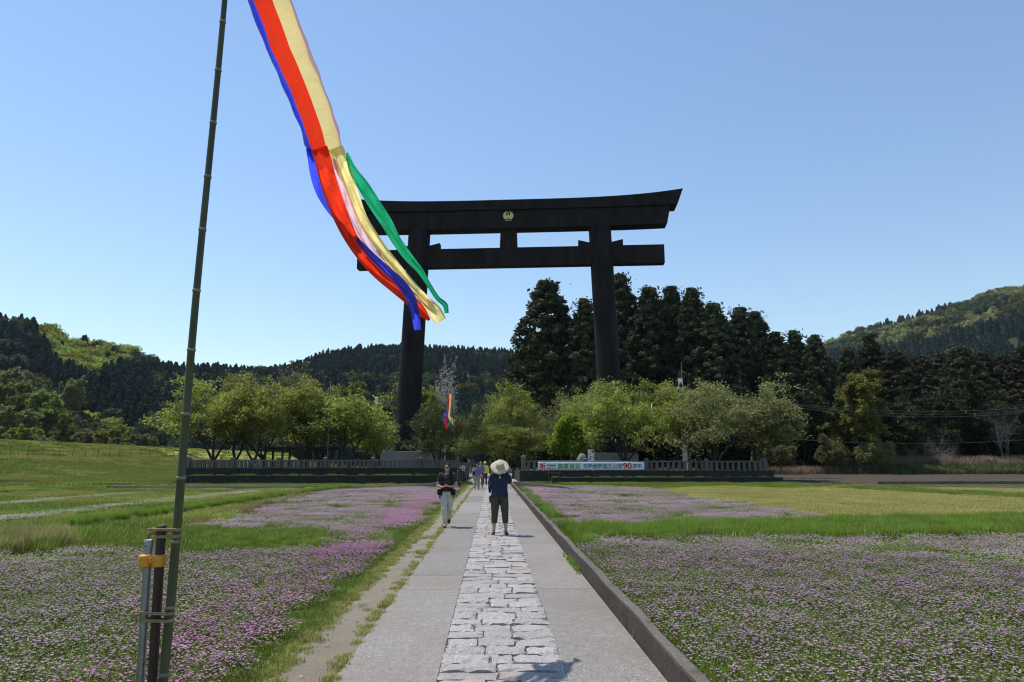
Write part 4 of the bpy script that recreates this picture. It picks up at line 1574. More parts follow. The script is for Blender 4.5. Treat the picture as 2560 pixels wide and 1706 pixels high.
def person(label, loc, rz, H, pose, shirt, trousers, shoes, voxel=0.009, sleeve=0.5, leg=0.95, loose=0.0, hem=0.86, flare=0.0, hair='short', tr_r=1.0, group=None, thick=1.0):
    t = thing("person", label, "person", loc, rz, group)
    s = H / 1.65
    J = dict(BASE)
    J.update(pose)
    g = t

    def put(name, mb, m, vox=voxel, sm=3):
        me = remesh(mb, vox, sm)
        me.name = name
        o = link(name, me, m, g)
        o.scale = (s, s, s)
        return o
    k = thick
    # --- one continuous body
    b = MB()
    b.loft([J['pel'], lerp(J['pel'], J['waist'], .5), J['waist'], lerp(J['waist'], J['chest'], .6), J['chest'], lerp(J['chest'], J['neck'], .6), lerp(J['chest'], J['neck'], .85)],
           [(.155 * k, .105 * k), (.15 * k, .1 * k), (.128 * k, .09 * k), (.142 * k, .098 * k), (.152 * k, .1 * k), (.13, .075), (.07, .055)], 16, side=(1, 0, 0))
    b.ball(J['pel'], (.155 * k, .11 * k, .09), 12, 8)
    b.loft([lerp(J['chest'], J['neck'], .75), J['neck'], lerp(J['neck'], J['head'], .6)], [.058, .05, .05], 10)
    hd = Vector(J['head'])
    b.ball(hd + Vector((0, 0.008, 0.02)), (.072, .09, .092), 14, 10)
    b.ball(hd + Vector((0, -0.03, -0.055)), (.05, .055, .055), 12, 8)       # jaw
    b.ball(hd + Vector((0, -0.095, -0.012)), (.012, .016, .02), 8, 6)       # nose
    b.ball(hd + Vector((0, -0.084, -0.052)), (.02, .008, .007), 8, 6)       # lips
    for sg in (-1, 1):
        b.ball(hd + Vector((sg * 0.074, 0.01, -0.005)), (.01, .018, .03), 8, 6)   # ears
        b.ball(hd + Vector((sg * 0.03, -0.08, 0.012)), (.014, .008, .01), 8, 6)  # brow and lids
    for c in 'ab':
        limb(b, [J['sh' + c], lerp(J['sh' + c], J['el' + c], .5), J['el' + c]], [.05 * k, .045 * k, .037 * k])
        limb(b, [J['el' + c], lerp(J['el' + c], J['wr' + c], .35), J['wr' + c]], [.037 * k, .036 * k, .024])
        b.loft([lerp(J['chest'], J['neck'], .6), J['sh' + c]], [.055, .05], 8)
        limb(b, [J['hip' + c], lerp(J['hip' + c], J['knee' + c], .5), J['knee' + c]], [.085 * k, .075 * k, .053])
        limb(b, [J['knee' + c], lerp(J['knee' + c], J['ank' + c], .3), J['ank' + c]], [.053, .052, .033])
        limb(b, [J['ank' + c], lerp(J['ank' + c], J['toe' + c], .5), J['toe' + c]], [.034, .034, .024])
        # hand: palm, four fingers, thumb
        wv, hv = Vector(J['wr' + c]), Vector(J['hd' + c])
        dr = (hv - wv).normalized()
        sd = Vector((0, -1, 0)) - dr * dr.dot(Vector((0, -1, 0)))
        sd = sd.normalized() if sd.length > .2 else Vector((0, 0, 1))
        up = dr.cross(sd)
        pc = wv + dr * .045
        b.loft([tuple(wv), tuple(pc), tuple(wv + dr * .085)], [(.022, .018), (.036, .016), (.034, .013)], 10, side=tuple(sd))
        for i, (o_, ln) in enumerate(((.027, .065), (.009, .075), (-.009, .07), (-.026, .055))):
            r0 = wv + dr * .078 + sd * o_
            b.loft([tuple(r0), tuple(r0 + dr * ln * .5 + up * .006), tuple(r0 + dr * ln * .85 + up * .022)], [.0095, .009, .0075], 7)
        b.loft([tuple(wv + dr * .03 + sd * .028), tuple(wv + dr * .06 + sd * .052), tuple(wv + dr * .09 + sd * .056)], [.012, .011, .009], 7)
    put("body", b, skin)
    # --- shirt
    q = .012 + loose
    b = MB()
    top = lerp(J['chest'], J['neck'], .78)
    hemp = (J['pel'][0], J['pel'][1], hem)
    b.loft([hemp, J['pel'] if J['pel'][2] > hem + .03 else lerp(hemp, J['waist'], .3), J['waist'], lerp(J['waist'], J['chest'], .6), J['chest'], lerp(J['chest'], J['neck'], .58), top],
           [(.155 * k + q + flare, .108 * k + q + flare), (.155 * k + q + flare * .8, .11 * k + q + flare * .7), (.138 * k + q + flare * .5, .1 * k + q), (.15 * k + q, .106 * k + q), (.157 * k + q, .106 * k + q), (.135 + q, .085 + q * .7), (.08, .068)], 18, side=(1, 0, 0))
    for c in 'ab':
        e = J['el' + c]
        e2 = lerp(J['sh' + c], e, min(1, sleeve * 2))
        limb(b, [J['sh' + c], lerp(J['sh' + c], e2, .5), e2], [.058 * k + q * .5, .054 * k + q * .8, .048 * k + q])
        if sleeve > .5:
            limb(b, [e, lerp(e, J['wr' + c], (sleeve - .5) * 2)], [.045 * k + q * .7, .036 + q * .7])
        b.loft([lerp(J['chest'], J['neck'], .55), J['sh' + c]], [.066, .058], 10)
    put("shirt", b, shirt)
    # --- trousers
    b = MB()
    b.loft([lerp(J['pel'], J['waist'], .45), J['pel'], (J['pel'][0], J['pel'][1], .82)], [(.152 * k + .008, .102 * k + .01), (.16 * k + .01, .112 * k + .012), (.14 * k, .1 * k)], 16, side=(1, 0, 0))
    for c in 'ab':
        kn, an = J['knee' + c], J['ank' + c]
        end_ = lerp(kn, an, max(.05, (leg - .5) * 2))
        b.ball(J['hip' + c], .098 * k, 10, 8)
        b.loft([J['hip' + c], lerp(J['hip' + c], kn, .5), kn, lerp(kn, end_, .5), end_], [.096 * k, .088 * k * tr_r, .07 * tr_r * k, .066 * tr_r * k, .06 * tr_r * k], 12)
    put("trousers", b, trousers)
    for c in 'ab':
        b = MB()
        an, to = Vector(J['ank' + c]), Vector(J['toe' + c])
        hl = an - (to - an).normalized() * .035
        b.loft([tuple(hl + Vector((0, 0, -.04))), tuple(an.lerp(to, .3) + Vector((0, 0, -.028))), tuple(to + Vector((0, 0, -.003)))], [(.036, .03), (.043, .034), (.042, .022)], 10, side=(1, 0, 0))
        b.ball(tuple(to), (.042, .04, .026), 10, 7)
        b.ball(tuple(hl + Vector((0, 0, -.03))), (.036, .032, .04), 10, 7)
        put("shoe", b, shoes, max(.008, voxel * .9), 2)
    # --- hair
    if hair:
        b = MB()
        b.ball(hd + Vector((0, 0.022, 0.035)), (.082, .093, .09), 14, 10)
        if hair == 'long':
            for sx in (-.055, -.02, .02, .055):
                b.loft([tuple(hd + Vector((sx * 1.2, .05, .04))), tuple(hd + Vector((sx * 1.45, .05, -.06))), tuple(hd + Vector((sx * 1.35, .05, -.15)))], [.035, .034, .022], 8)
            for sx in (-1, 1):
                b.loft([tuple(hd + Vector((sx * .07, -.02, .05))), tuple(hd + Vector((sx * .085, -.02, -.04))), tuple(hd + Vector((sx * .075, 0, -.13)))], [.024, .022, .014], 8)
        if hair == 'bun':
            b.ball(hd + Vector((0, .06, .11)), (.045, .045, .04), 10, 8)
            b.ball(hd + Vector((.06, .06, -.03)), (.04, .04, .05), 10, 8)
        o = put("hair", b, hair_m, voxel, 2)
    return t, s, J


def extra(t, s, name, mb, m, smooth=True):
    o = mb.obj(name, m, t, smooth=smooth)
    o.scale = (s, s, s)
    return o


# --- woman in a straw hat, seen from behind, photographing the gate
P = gr(1249, 1339)
olive = cm("olive_trousers", (0.055, 0.055, 0.035))
navy = cm("navy_blouse", (0.021, 0.028, 0.055))
t, s, J = person("person in wide straw hat and navy blouse, back turned, arms raised", (P[0], P[1], 0.004), math.pi, 1.60,
                 dict(ela=(-.215, -.10, 1.22), elb=(.21, -.08, 1.16), wra=(-.10, -.27, 1.42), wrb=(.10, -.27, 1.40), hda=(-.03, -.30, 1.49), hdb=(.03, -.30, 1.47), head=(0, -.03, 1.51), neck=(0, .0, 1.39),
                      anka=(-.145, .015, .085), ankb=(.135, .015, .085), toea=(-.17, -.15, .03), toeb=(.16, -.15, .03), kneea=(-.125, -.02, .465), kneeb=(.115, -.02, .465), hipa=(-.095, 0, .86), hipb=(.095, 0, .86)),
                 navy, olive, cm("sandal_brown", (0.16, 0.085, 0.055)), 0.0085, sleeve=.52, leg=.76, loose=.014, hem=.86, flare=.01, hair='short', tr_r=1.08, thick=1.06)
b = MB()   # loose batwing panel of the blouse on the hanging sleeve
b.loft([(.18, .0, 1.30), (.215, -.03, 1.16), (.225, -.03, 1.04), (.225, -.02, .95)], [(.04, .05), (.05, .065), (.045, .06), (.03, .045)], 12, side=(1, 0, 0))
b.loft([(.14, .02, 1.2), (.235, -.02, 1.05)], [(.08, .07), (.05, .05)], 10, side=(1, 0, 0))
me = remesh(b, .009, 4)
o = link("sleeve_drape", me, navy, t)
o.scale = (s, s, s)
straw = pm("straw_weave", (0.58, 0.49, 0.36), 0.85, 0.14, 60, 0.7, 170, spec=0.2)
hat_R = Matrix.Rotation(math.radians(-47), 3, 'X')
hat_c = Vector((0, 0.05, 1.545))
b = MB()
vs, fs = [], []
prof = [(.215, -.012), (.20, .0), (.165, .006), (.12, .004), (.098, .008), (.094, .03), (.09, .065), (.08, .095), (.06, .112), (.03, .118), (.0005, .119)]
nk = 36
for r, z in prof:
    for j in range(nk):
        a = 2 * math.pi * j / nk
        wv = 0.016 * math.sin(3 * a + .7) * (r / .215) ** 3 + 0.006 * math.sin(7 * a)* (r / .215) ** 3
        vs.append(hat_c + hat_R @ Vector((r * math.cos(a) * 1.02, r * math.sin(a), z + wv)))
for i in range(len(prof) - 1):
    for j in range(nk):
        fs.append([i * nk + j, i * nk + (j + 1) % nk, (i + 1) * nk + (j + 1) % nk, (i + 1) * nk + j])
b.add(vs, fs)
o = extra(t, s, "straw_hat", b, straw)
md = o.modifiers.new("thick", 'SOLIDIFY')
md.thickness = .006
b = MB()
vs, fs = [], []
for r, z in ((.0965, .012), (.0955, .036)):
    for j in range(nk):
        a = 2 * math.pi * j / nk
        vs.append(hat_c + hat_R @ Vector((r * 1.03 * math.cos(a), r * 1.01 * math.sin(a), z)))
for j in range(nk):
    fs.append([j, (j + 1) % nk, nk + (j + 1) % nk, nk + j])
b.add(vs, fs)
hb = extra(t, s, "hat_band", b, cm("hat_band", (0.42, 0.34, 0.24)))
hb.parent = o
hb.scale = (1, 1, 1)
b = MB()
b.ball((.205, -.01, .80), (.042, .035, .085), 12, 8)
b.box((.205, -.01, .84), (.084, .07, .06))
b.loft([(.2, .0, .87), (.17, .07, 1.05), (.02, .115, 1.28), (-.09, .05, 1.40)], [.006] * 4, 6)
tb = extra(t, s, "shoulder_bag", b, pm("brown_leather", (0.07, 0.028, 0.02), 0.5, 0.2, 8), False)
b = MB()
b.ball((.0, .135, 1.30), (.02, .01, .03), 8, 6)
extra(t, s, "collar_button", b, cm("pale_cloth", (0.5, 0.45, 0.38)))

# --- walker coming towards us
P = gr(1112, 1320)
P[0] += 0.03
khaki = cm("khaki_trousers", (0.50, 0.47, 0.40))
t, s, J = person("person in dark t-shirt, sunglasses and pale trousers walking towards us with a red phone", (P[0], P[1] + 0.12, 0.0), math.radians(-3), 1.58,
                 dict(ela=(-.25, .02, 1.06), elb=(.25, .02, 1.06), wra=(-.09, -.17, 1.03), wrb=(.09, -.17, 1.04), hda=(-.03, -.21, 1.05), hdb=(.03, -.21, 1.06), sha=(-.175, .0, 1.34), shb=(.175, .0, 1.34),
                      kneea=(-.05, -.14, .46), anka=(-.015, -.14, .085), toea=(-.01, -.30, .035), kneeb=(.075, .03, .46), ankb=(.03, .30, .22), toeb=(.03, .30, .09), head=(0, -.05, 1.515)),
                 cm("charcoal_tshirt", (0.035, 0.04, 0.043)), khaki, cm("black_shoe", (0.012, 0.012, 0.012)), 0.0085, sleeve=.24, leg=.97, loose=.0, hem=.88, hair='bun', tr_r=1.02, thick=1.02)
b = MB()
b.box((-.033, -.138, 1.532), (.052, .012, .034))
b.box((.033, -.138, 1.532), (.052, .012, .034))
b.box((0, -.142, 1.538), (.03, .008, .008))
for sx in (-1, 1):
    b.box((sx * .072, -.09, 1.54), (.006, .1, .008))
extra(t, s, "sunglasses", b, pm("dark_lens", (0.01, 0.01, 0.01), 0.15, spec=0.6), False)
pack = cm("black_nylon", (0.012, 0.012, 0.014))
b = MB()
for sx in (-1, 1):
    b.loft([(sx * .10, .10, 1.36), (sx * .11, .0, 1.405), (sx * .115, -.11, 1.30), (sx * .13, -.125, 1.16), (sx * .16, -.07, 1.02)], [(.026, .008)] * 5, 8, side=(1, 0, 0))
b.box((0, -.133, 1.24), (.2, .008, .018))
b.box((0, .19, 1.18), (.29, .16, .5))
extra(t, s, "backpack", b, pack, False)
b = MB()
b.loft([(.175 * math.cos(a), .135 * math.sin(a), .945) for a in np.linspace(0, 2 * math.pi, 25)], [(.012, .03)] * 25, 6, side=(0, 0, 1))
for sx in (-1, 1):
    b.box((sx * .17, -.09, .90), (.11, .09, .15), sx * .4)
    b.box((sx * .18, -.08, .80), (.02, .03, .12))
extra(t, s, "hip_belt", b, pack, False)
b = MB()
b.box((0, -.235, 1.07), (.10, .014, .055), M=Matrix.Rotation(math.radians(-40), 3, 'X'))
o = extra(t, s, "x", b, pm("red_phone_case", (0.30, 0.02, 0.02), 0.35, spec=0.5), False)
o.name = "phone_case"

# --- three people further along the path
P = gr(1192, 1225)
lil = cm("lilac_shirt", (0.16, 0.14, 0.24))
beige = cm("beige_trousers", (0.30, 0.26, 0.22))
t, s, J = person("person with long dark hair, lilac top and beige trousers on the path", (P[0], P[1], 0.004), 0.05, 1.54,
                 dict(ela=(-.24, .0, 1.12), wra=(-.20, -.18, 1.18), hda=(-.18, -.22, 1.24), elb=(.23, .02, 1.08), wrb=(.2, -.1, .88), hdb=(.19, -.12, .8)), lil, beige, cm("pale_shoe", (0.35, 0.33, 0.3)), 0.013, sleeve=.8, leg=.95, loose=.012, hem=.84, flare=.015, hair='long', tr_r=1.2)
b = MB()
b.box((-.23, -.02, 1.0), (.12, .14, .24))
b.loft([(-.23, 0, 1.12), (-.14, .06, 1.38), (-.1, -.06, 1.36), (-.2, -.08, 1.12)], [.012] * 4, 6)
extra(t, s, "shoulder_bag", b, pack, False)
b = MB()
b.box((-.17, -.27, 1.25), (.11, .07, .08))
b.loft([(-.17, -.29, 1.25), (-.17, -.36, 1.25)], [.035, .03], 10)
extra(t, s, "camera", b, cm("silver_camera", (0.5, 0.5, 0.5)), False)
P = gr(1200, 1222)
t, s, J = person("taller person in blue-violet shirt carrying a pale jacket, behind the lilac top", (P[0] + 0.02, P[1] + 0.5, 0.004), -0.1, 1.68,
                 dict(ela=(-.23, 0, 1.08), wra=(-.1, -.2, 1.05), hda=(-.05, -.22, 1.05)), cm("violet_shirt", (0.15, 0.15, 0.30)), cm("brown_trousers", (0.15, 0.11, 0.09)), cm("black_shoe", (0.012,) * 3), 0.013, sleeve=.45, leg=.95, loose=.012, hem=.84, hair='short')
b = MB()
b.loft([(-.05, -.22, 1.10), (.0, -.21, .95), (.04, -.2, .78), (.06, -.2, .66)], [(.07, .04), (.1, .05), (.11, .05), (.06, .03)], 10, side=(1, 0, 0))
extra(t, s, "jacket", b, cm("pale_jacket", (0.42, 0.4, 0.38)))
b = MB()
b.loft([(-.06, -.24, 1.18), (.1, -.22, .95), (.2, -.2, .72)], [.03, .028, .014], 8)
extra(t, s, "umbrella", b, pack)
P = gr(1212, 1213.5)
t, s, J = person("person in yellow cap and yellow jacket further along the path", (P[0], P[1], 0.004), 0.1, 1.62,
                 dict(), cm("yellow_jacket", (0.62, 0.58, 0.05)), cm("navy_trousers", (0.03, 0.03, 0.05)), cm("black_shoe", (0.012,) * 3), 0.014, sleeve=.95, leg=.95, loose=.02, hem=.84, hair='short', thick=1.08)
b = MB()
b.ball((0, 0, 1.60), (.095, .105, .085), 12, 8)
b.box((0, -.13, 1.565), (.13, .1, .012))
extra(t, s, "cap", b, cm("yellow_cap", (0.72, 0.7, 0.06)))
# --- two far walkers on top of the levee
for px, py, H, lab in ((264, 1114, 1.7, "tiny far person in dark clothes on the levee crest, left of two"), (293, 1117, 1.62, "tiny far person in black clothes on the levee crest, right of two")):
    v = sight(px, py)
    X = -66
    Yv = X * v[1] / v[0]
    person(lab, (X, Yv, 4.40), 0.6, H, dict(kneea=(-.09, -.1, .47), ankb=(.1, .2, .12)), cm("dark_jacket", (0.02, 0.022, 0.025)), cm("dark_jeans", (0.018, 0.019, 0.025)), cm("black_shoe", (0.012,) * 3), 0.02, sleeve=.95, leg=.95, loose=.02)

# ================================================================== TREES
def quads(cent, size, nrm=None, aspect=0.6, r=rng, fold=0.0):
    """leaf-shaped pieces: one rhombic quad per centre"""
    n = len(cent)
    a = r.normal(size=(n, 3))
    if nrm is not None:
        a = a * 0.55 + nrm
    a /= np.linalg.norm(a, axis=1)[:, None] + 1e-9
    b = r.normal(size=(n, 3))
    b -= a * (a * b).sum(1)[:, None]
    b /= np.linalg.norm(b, axis=1)[:, None] + 1e-9
    c = np.cross(a, b)
    sz = np.broadcast_to(np.asarray(size, float), (n,))[:, None]
    v = np.stack([cent - b * sz, cent - c * sz * aspect + a * sz * fold, cent + b * sz, cent + c * sz * aspect + a * sz * fold], 1).reshape(-1, 3)
    f = np.arange(4 * n).reshape(n, 4)
    return v, f


class Limbs:
    def __init__(s):
        s.mb = MB()
        s.tips = []


def grow(L, r, p, d, ln, rad, lev, maxlev, up, spread, kid, leafy):
    """one branch as a bent tapered tube with side branches; collects leafy spots"""
    n = 5 if lev < 2 else 4
    pts, rads = [np.array(p, float)], [rad]
    d = np.array(d, float)
    for i in range(n):
        d = d + r.normal(size=3) * (0.16 + 0.05 * lev) + np.array([0, 0, up[lev]])
        d /= np.linalg.norm(d)
        pts.append(pts[-1] + d * ln / n)
        rads.append(rad * (1 - 0.72 * (i + 1) / n))
    L.mb.loft(pts, rads, (8, 6, 4, 3)[min(lev, 3)], cap=False)
    if lev >= leafy:
        for i in range(1, n + 1):
            L.tips.append((pts[i], lev))
    if lev < maxlev:
        for k in range(kid[lev]):
            f = 0.22 + 0.78 * (k + r.random()) / kid[lev] if lev else 0.35 + 0.65 * (k + r.random()) / kid[lev]
            x = f * n
            i = min(int(x), n - 1)
            q = pts[i] + (pts[i + 1] - pts[i]) * (x - i)
            t = pts[i + 1] - pts[i]
            t /= np.linalg.norm(t)
            side = r.normal(size=3)
            side -= t * side.dot(t)
            side /= np.linalg.norm(side)
            side[2] *= 0.6
            nd = t * (1 - spread[lev]) + side * spread[lev]
            nd /= np.linalg.norm(nd)
            grow(L, r, q, nd, ln * r.uniform(0.42, 0.66), rads[i] * 0.62, lev + 1, maxlev, up, spread, kid, leafy)


def broad_tree(seed, h, rad, stems=3, leaves=8, lsize=0.108, jit=1.0, kid=(7, 5, 4), maxlev=3, leafy=2, up=(0.08, 0.03, 0.0, -0.02), lean=0.6, trunk_h=0.12, drop=0.0, tr=0.16, flat=0.5, base=0.2, umb=0.27):
    r = np.random.default_rng(seed)
    L = Limbs()
    th = h * trunk_h
    L.mb.loft([(0, 0, -0.15), (0, 0, th * 0.5), (r.normal() * 0.04, r.normal() * 0.04, th * 1.15)], [tr * 1.35, tr * 1.02, tr * 0.95], 10, cap=False)
    for k in range(stems):
        a = 2 * math.pi * (k + r.uniform(-0.25, 0.25)) / stems + seed
        ln_ = lean * r.uniform(0.65, 1.2)
        d = np.array([math.cos(a) * ln_, math.sin(a) * ln_, 1.0])
        d /= np.linalg.norm(d)
        grow(L, r, (math.cos(a) * tr * 0.4, math.sin(a) * tr * 0.4, th * 0.85), d, h * r.uniform(0.62, 0.82), tr * 0.72, 0, maxlev, up, (0.62, 0.62, 0.6), kid, leafy)
    tip = np.array([q for q, l in L.tips])
    # fit the crown into height and radius
    wood = np.array(L.mb.v)
    rr = np.percentile(np.hypot(tip[:, 0], tip[:, 1]), 97)
    hh = np.percentile(tip[:, 2], 99)
    sc = np.array([rad / rr, rad / rr, h / hh])
    for arr in (wood, tip):
        lo = np.clip((arr[:, 2:3] - th) / (h * 0.2), 0, 1)
        arr[:, :2] *= 1 + (sc[0] - 1) * lo
        arr[:, 2] *= sc[2]
    L.mb.v = [tuple(q) for q in wood]
    c = np.repeat(tip, leaves, 0)
    c = c + r.normal(size=c.shape) * np.array([0.24, 0.24, 0.13]) * jit
    c = c[r.random(len(c)) < np.clip((c[:, 2] / h - base - umb * (1 - np.clip(np.hypot(c[:, 0], c[:, 1]) / rad, 0, 1))) / 0.16, 0.04, 0.92)]
    nr = np.zeros_like(c)
    nr[:, 2] = flat
    v, f = quads(c, lsize * r.uniform(0.6, 1.3, len(c)), nr, 0.55, r)
    return L.mb.mesh("trunk", True), mesh_np("crown", v, f)


def place_tree(name, label, cat, loc, meshes, mats, rz=0.0, scale=1.0, group=None, names=("trunk", "crown")):
    t = thing(name, label, cat, loc, rz, group)
    s = scale if isinstance(scale, tuple) else (scale,) * 3
    for nm, me, m in zip(names, meshes, mats):
        o = bpy.data.objects.new(nm, me)
        ROOT.objects.link(o)
        o.parent = t
        if not len(me.materials):
            me.materials.append(m)
        o.scale = s
    return t


M['cherry'] = leafmat("cherry_leaves", (0.24, 0.245, 0.07), 0.56, 0.4, 0.5, 0.015, tcol=(1.1, 1.2, 0.62))
M['cherry_dark'] = leafmat("cherry_leaves_shade_toned", (0.085, 0.10, 0.03), 0.35, 0.4, 0.5, 0.01)  # darker leaf green with a dense backlit crown's shade put into it
M['cherry_grey'] = leafmat("cherry_leaves_greyish", (0.20, 0.20, 0.075), 0.5, 0.45, 0.5, 0.012)
M['lime'] = leafmat("lime_leaves", (0.24, 0.34, 0.03), 0.5, 0.3, 0.5, 0.01)
M['spring'] = leafmat("spring_leaves", (0.22, 0.26, 0.045), 0.54, 0.4, 0.5, 0.015)
M['olive'] = leafmat("olive_leaves", (0.16, 0.16, 0.03), 0.42, 0.35, 0.5, 0.01)
M['cedar'] = leafmat("cedar_needles", (0.056, 0.066, 0.032), 0.2, 0.45, 0.7, 0.02, gloss=0.12)
M['cedar_brown'] = leafmat("cedar_needles_brownish", (0.066, 0.066, 0.031), 0.2, 0.45, 0.7, 0.02, gloss=0.12)
M['blossom'] = leafmat("late_blossom", (0.48, 0.43, 0.40), 0.4, 0.25)
M['evergreen'] = leafmat("evergreen_leaves", (0.05, 0.06, 0.025), 0.25, 0.45, 0.7, 0.015, gloss=0.06)

CH = [broad_tree(11, 7.6, 4.4, 3), broad_tree(12, 7.8, 3.6, 3), broad_tree(13, 7.2, 3.4, 2, lean=0.5), broad_tree(14, 6.6, 3.4, 3, lean=0.75), broad_tree(15, 7.9, 5.2, 5, lean=0.95, leaves=8, up=(0.06, 0.02, 0.0, 0.0)),
      broad_tree(16, 7.6, 5.4, 4, lean=0.95, leaves=8)]


def on_terrace(px, Y):
    return (sight(px, 1150)[0] / sight(px, 1150)[1] * Y)


for px, Y, k, h, sw, rz, lab, mm in (
        (533, 57.0, 0, 1.0, 0.98, 0.3, "leafy green cherry tree with a forked trunk, leftmost on the left terrace", 'cherry'),
        (588, 60.5, 1, 1.02, 1.0, 1.2, "cherry tree just left of the pergola behind the leftmost forked one", 'cherry'),
        (634, 56.5, 2, 1.04, 1.0, 2.2, "cherry tree with a slanting trunk at the left end of the pergola", 'cherry'),
        (655, 65.0, 5, 1.18, 0.85, 2.9, "tall thin-leaved cherry tree whose top shows above the row on the left terrace", 'cherry_grey'),
        (752, 57.0, 1, 0.92, 1.04, 4.0, "cherry tree in front of the pergola, left of the bare grey flagpole", 'cherry'),
        (795, 61.5, 2, 0.98, 1.1, 5.2, "cherry tree directly behind the bare grey flagpole", 'cherry'),
        (870, 56.8, 3, 0.95, 1.05, 0.9, "cherry tree with a leaning double trunk right of the bare grey flagpole", 'cherry'),
        (955, 66.0, 3, 0.72, 0.85, 2.0, "small bright cherry tree at the foot of the left torii pillar", 'cherry'),
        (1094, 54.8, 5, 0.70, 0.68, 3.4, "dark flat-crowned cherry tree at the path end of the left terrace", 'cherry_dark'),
        (1262, 73.0, 0, 0.83, 1.1, 5.0, "bright leafy tree overhanging the far plaza right of the path", 'spring'),
        (1205, 82.0, 1, 0.9, 1.1, 2.1, "leafy tree at the back of the plaza between the dark cherry and the straw hat", 'spring'),
        (1300, 86.0, 4, 1.42, 1.0, 1.0, "tall spreading tree behind the plaza, left of the right torii pillar", 'cherry'),
        (1420, 84.0, 5, 1.40, 0.98, 4.1, "tall grey-green tree rising in front of the right torii pillar's foot", 'cherry_grey'),
        (1562, 58.5, 4, 0.96, 0.93, 0.2, "multi-stemmed spreading cherry tree right behind the banner", 'cherry'),
        (1560, 66.0, 0, 1.12, 1.0, 2.6, "bright-topped cherry tree behind the multi-stemmed one", 'spring'),
        (1788, 58.5, 5, 1.0, 1.0, 3.0, "broad cherry tree at the right end of the right terrace", 'cherry_grey'),
        (1700, 63.0, 1, 1.05, 1.2, 0.7, "cherry tree behind the tall narrow white banner", 'cherry'),
        (1880, 62.0, 3, 1.0, 1.35, 4.6, "low drooping cherry tree at the outer right corner of the right terrace", 'cherry_grey')):
    zt = 1.05 if Y < 75 and px < 1145 else (0.82 if Y < 76 and px > 1300 else 0.0)
    me = CH[k]
    if mm != 'cherry':
        me = (CH[k][0], CH[k][1].copy())
        me[1].materials.clear()
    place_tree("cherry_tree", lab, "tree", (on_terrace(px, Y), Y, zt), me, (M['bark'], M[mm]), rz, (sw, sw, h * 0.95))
me = broad_tree(31, 4.6, 1.5, 2, leaves=30, lsize=0.12, lean=0.3, kid=(6, 5, 3), tr=0.07, base=0.02, umb=0)
place_tree("lime_shrub", "bright lime-green young tree left of the monument behind the banner", "tree", (on_terrace(1422, 62), 62, 0.82), me, (M['bark'], M['lime']), 0, (1.0, 1.0, 1.05))
# late-blossoming tree, sparse
me = broad_tree(33, 10.5, 2.6, 2, leaves=1, lsize=0.10, jit=0.35, lean=0.3, kid=(10, 6, 4), tr=0.2)
pz = atY(1117, 892, 118)[2]
place_tree("blossom_tree", "thin pale blossoming tree standing against the dark hill right of the left pillar", "tree", (atY(1117, 900, 118)[0], 118, 0), me, (M['greybark'], M['blossom']), 0.4, (0.95, 0.95, pz / 10.5))

# ------------------------------------------------------------------ the cedar grove


def cedar(seed, h=30.0, r=5.0, n_cl=560, per=52, sz=0.28, top=0.3):
    g = np.random.default_rng(seed)
    C, N = [], []
    for k in range(n_cl):
        t = 0.08 + 0.92 * (k + g.random()) / n_cl
        prof = (1 - ((t - 0.30) / 0.70) ** 2.3) if t > 0.30 else 0.86 + 0.14 * (t / 0.30)
        rr = r * max(top * (1.05 - t) * 3, prof) * g.uniform(0.62, 1.12)
        a = g.uniform(0, 2 * math.pi)
        d = np.array([math.cos(a), math.sin(a), 0])
        c = d * rr * 0.8 + np.array([0, 0, h * t - 0.25 * rr])
        q = g.normal(size=(per, 3))
        q /= np.linalg.norm(q, axis=1)[:, None]
        q *= (g.random((per, 1)) ** 0.45)
        ext = np.array([0.95, 0.95, 0.9]) * (0.46 + 0.36 * (1 - t)) * r / 4.2
        q = q * ext
        q[:, 2] += -0.18 * np.hypot(q[:, 0], q[:, 1])
        q += d * g.uniform(-0.3, 0.5)
        C.append(c + q)
        N.append(q / (np.linalg.norm(q, axis=1)[:, None] + 1e-6) * 0.9)
    q = g.normal(size=(240, 3)) * np.array([0.75, 0.75, 0.8]) + np.array([0, 0, h * 0.965])
    C.append(q)
    N.append(q * 0)
    C, N = np.concatenate(C), np.concatenate(N)
    ok = (C[:, 2] < h * 1.0) & (np.hypot(C[:, 0], C[:, 1]) < r * 1.25 * np.clip((1.12 - C[:, 2] / h) * 3, 0.12, 1))
    C, N = C[ok], N[ok]
    v, f = quads(C, sz * g.uniform(0.55, 1.3, len(C)), N, 0.5, g)
    mb = MB()
    mb.loft([(0, 0, -0.3), (0, 0, h * 0.1), (0.1, 0, h * 0.5), (0, 0, h * 0.93)], [0.55, 0.42, 0.26, 0.05], 10, cap=False)
    for k in range(40):
        t = g.uniform(0.12, 0.85)
        a = g.uniform(0, 6.28)
        L_ = r * (1 - t) * 0.9 + 0.6
        mb.loft([(0, 0, h * t), (math.cos(a) * L_ * .5, math.sin(a) * L_ * .5, h * t + 0.1), (math.cos(a) * L_, math.sin(a) * L_, h * t - 0.3)], [0.09, 0.06, 0.02], 4, cap=False)
    return mb.mesh("trunk", True), mesh_np("crown", v, f)


CE = [cedar(51), cedar(52, r=4.4), cedar(53, r=5.4, top=0.24), cedar(54, r=4.8, n_cl=480), cedar(55, r=5.8, top=0.3)]
CEB = [(a, b.copy()) for a, b in (cedar(56, r=5.2, top=0.3, n_cl=460), cedar(57, r=5.8, top=0.34, n_cl=460))]


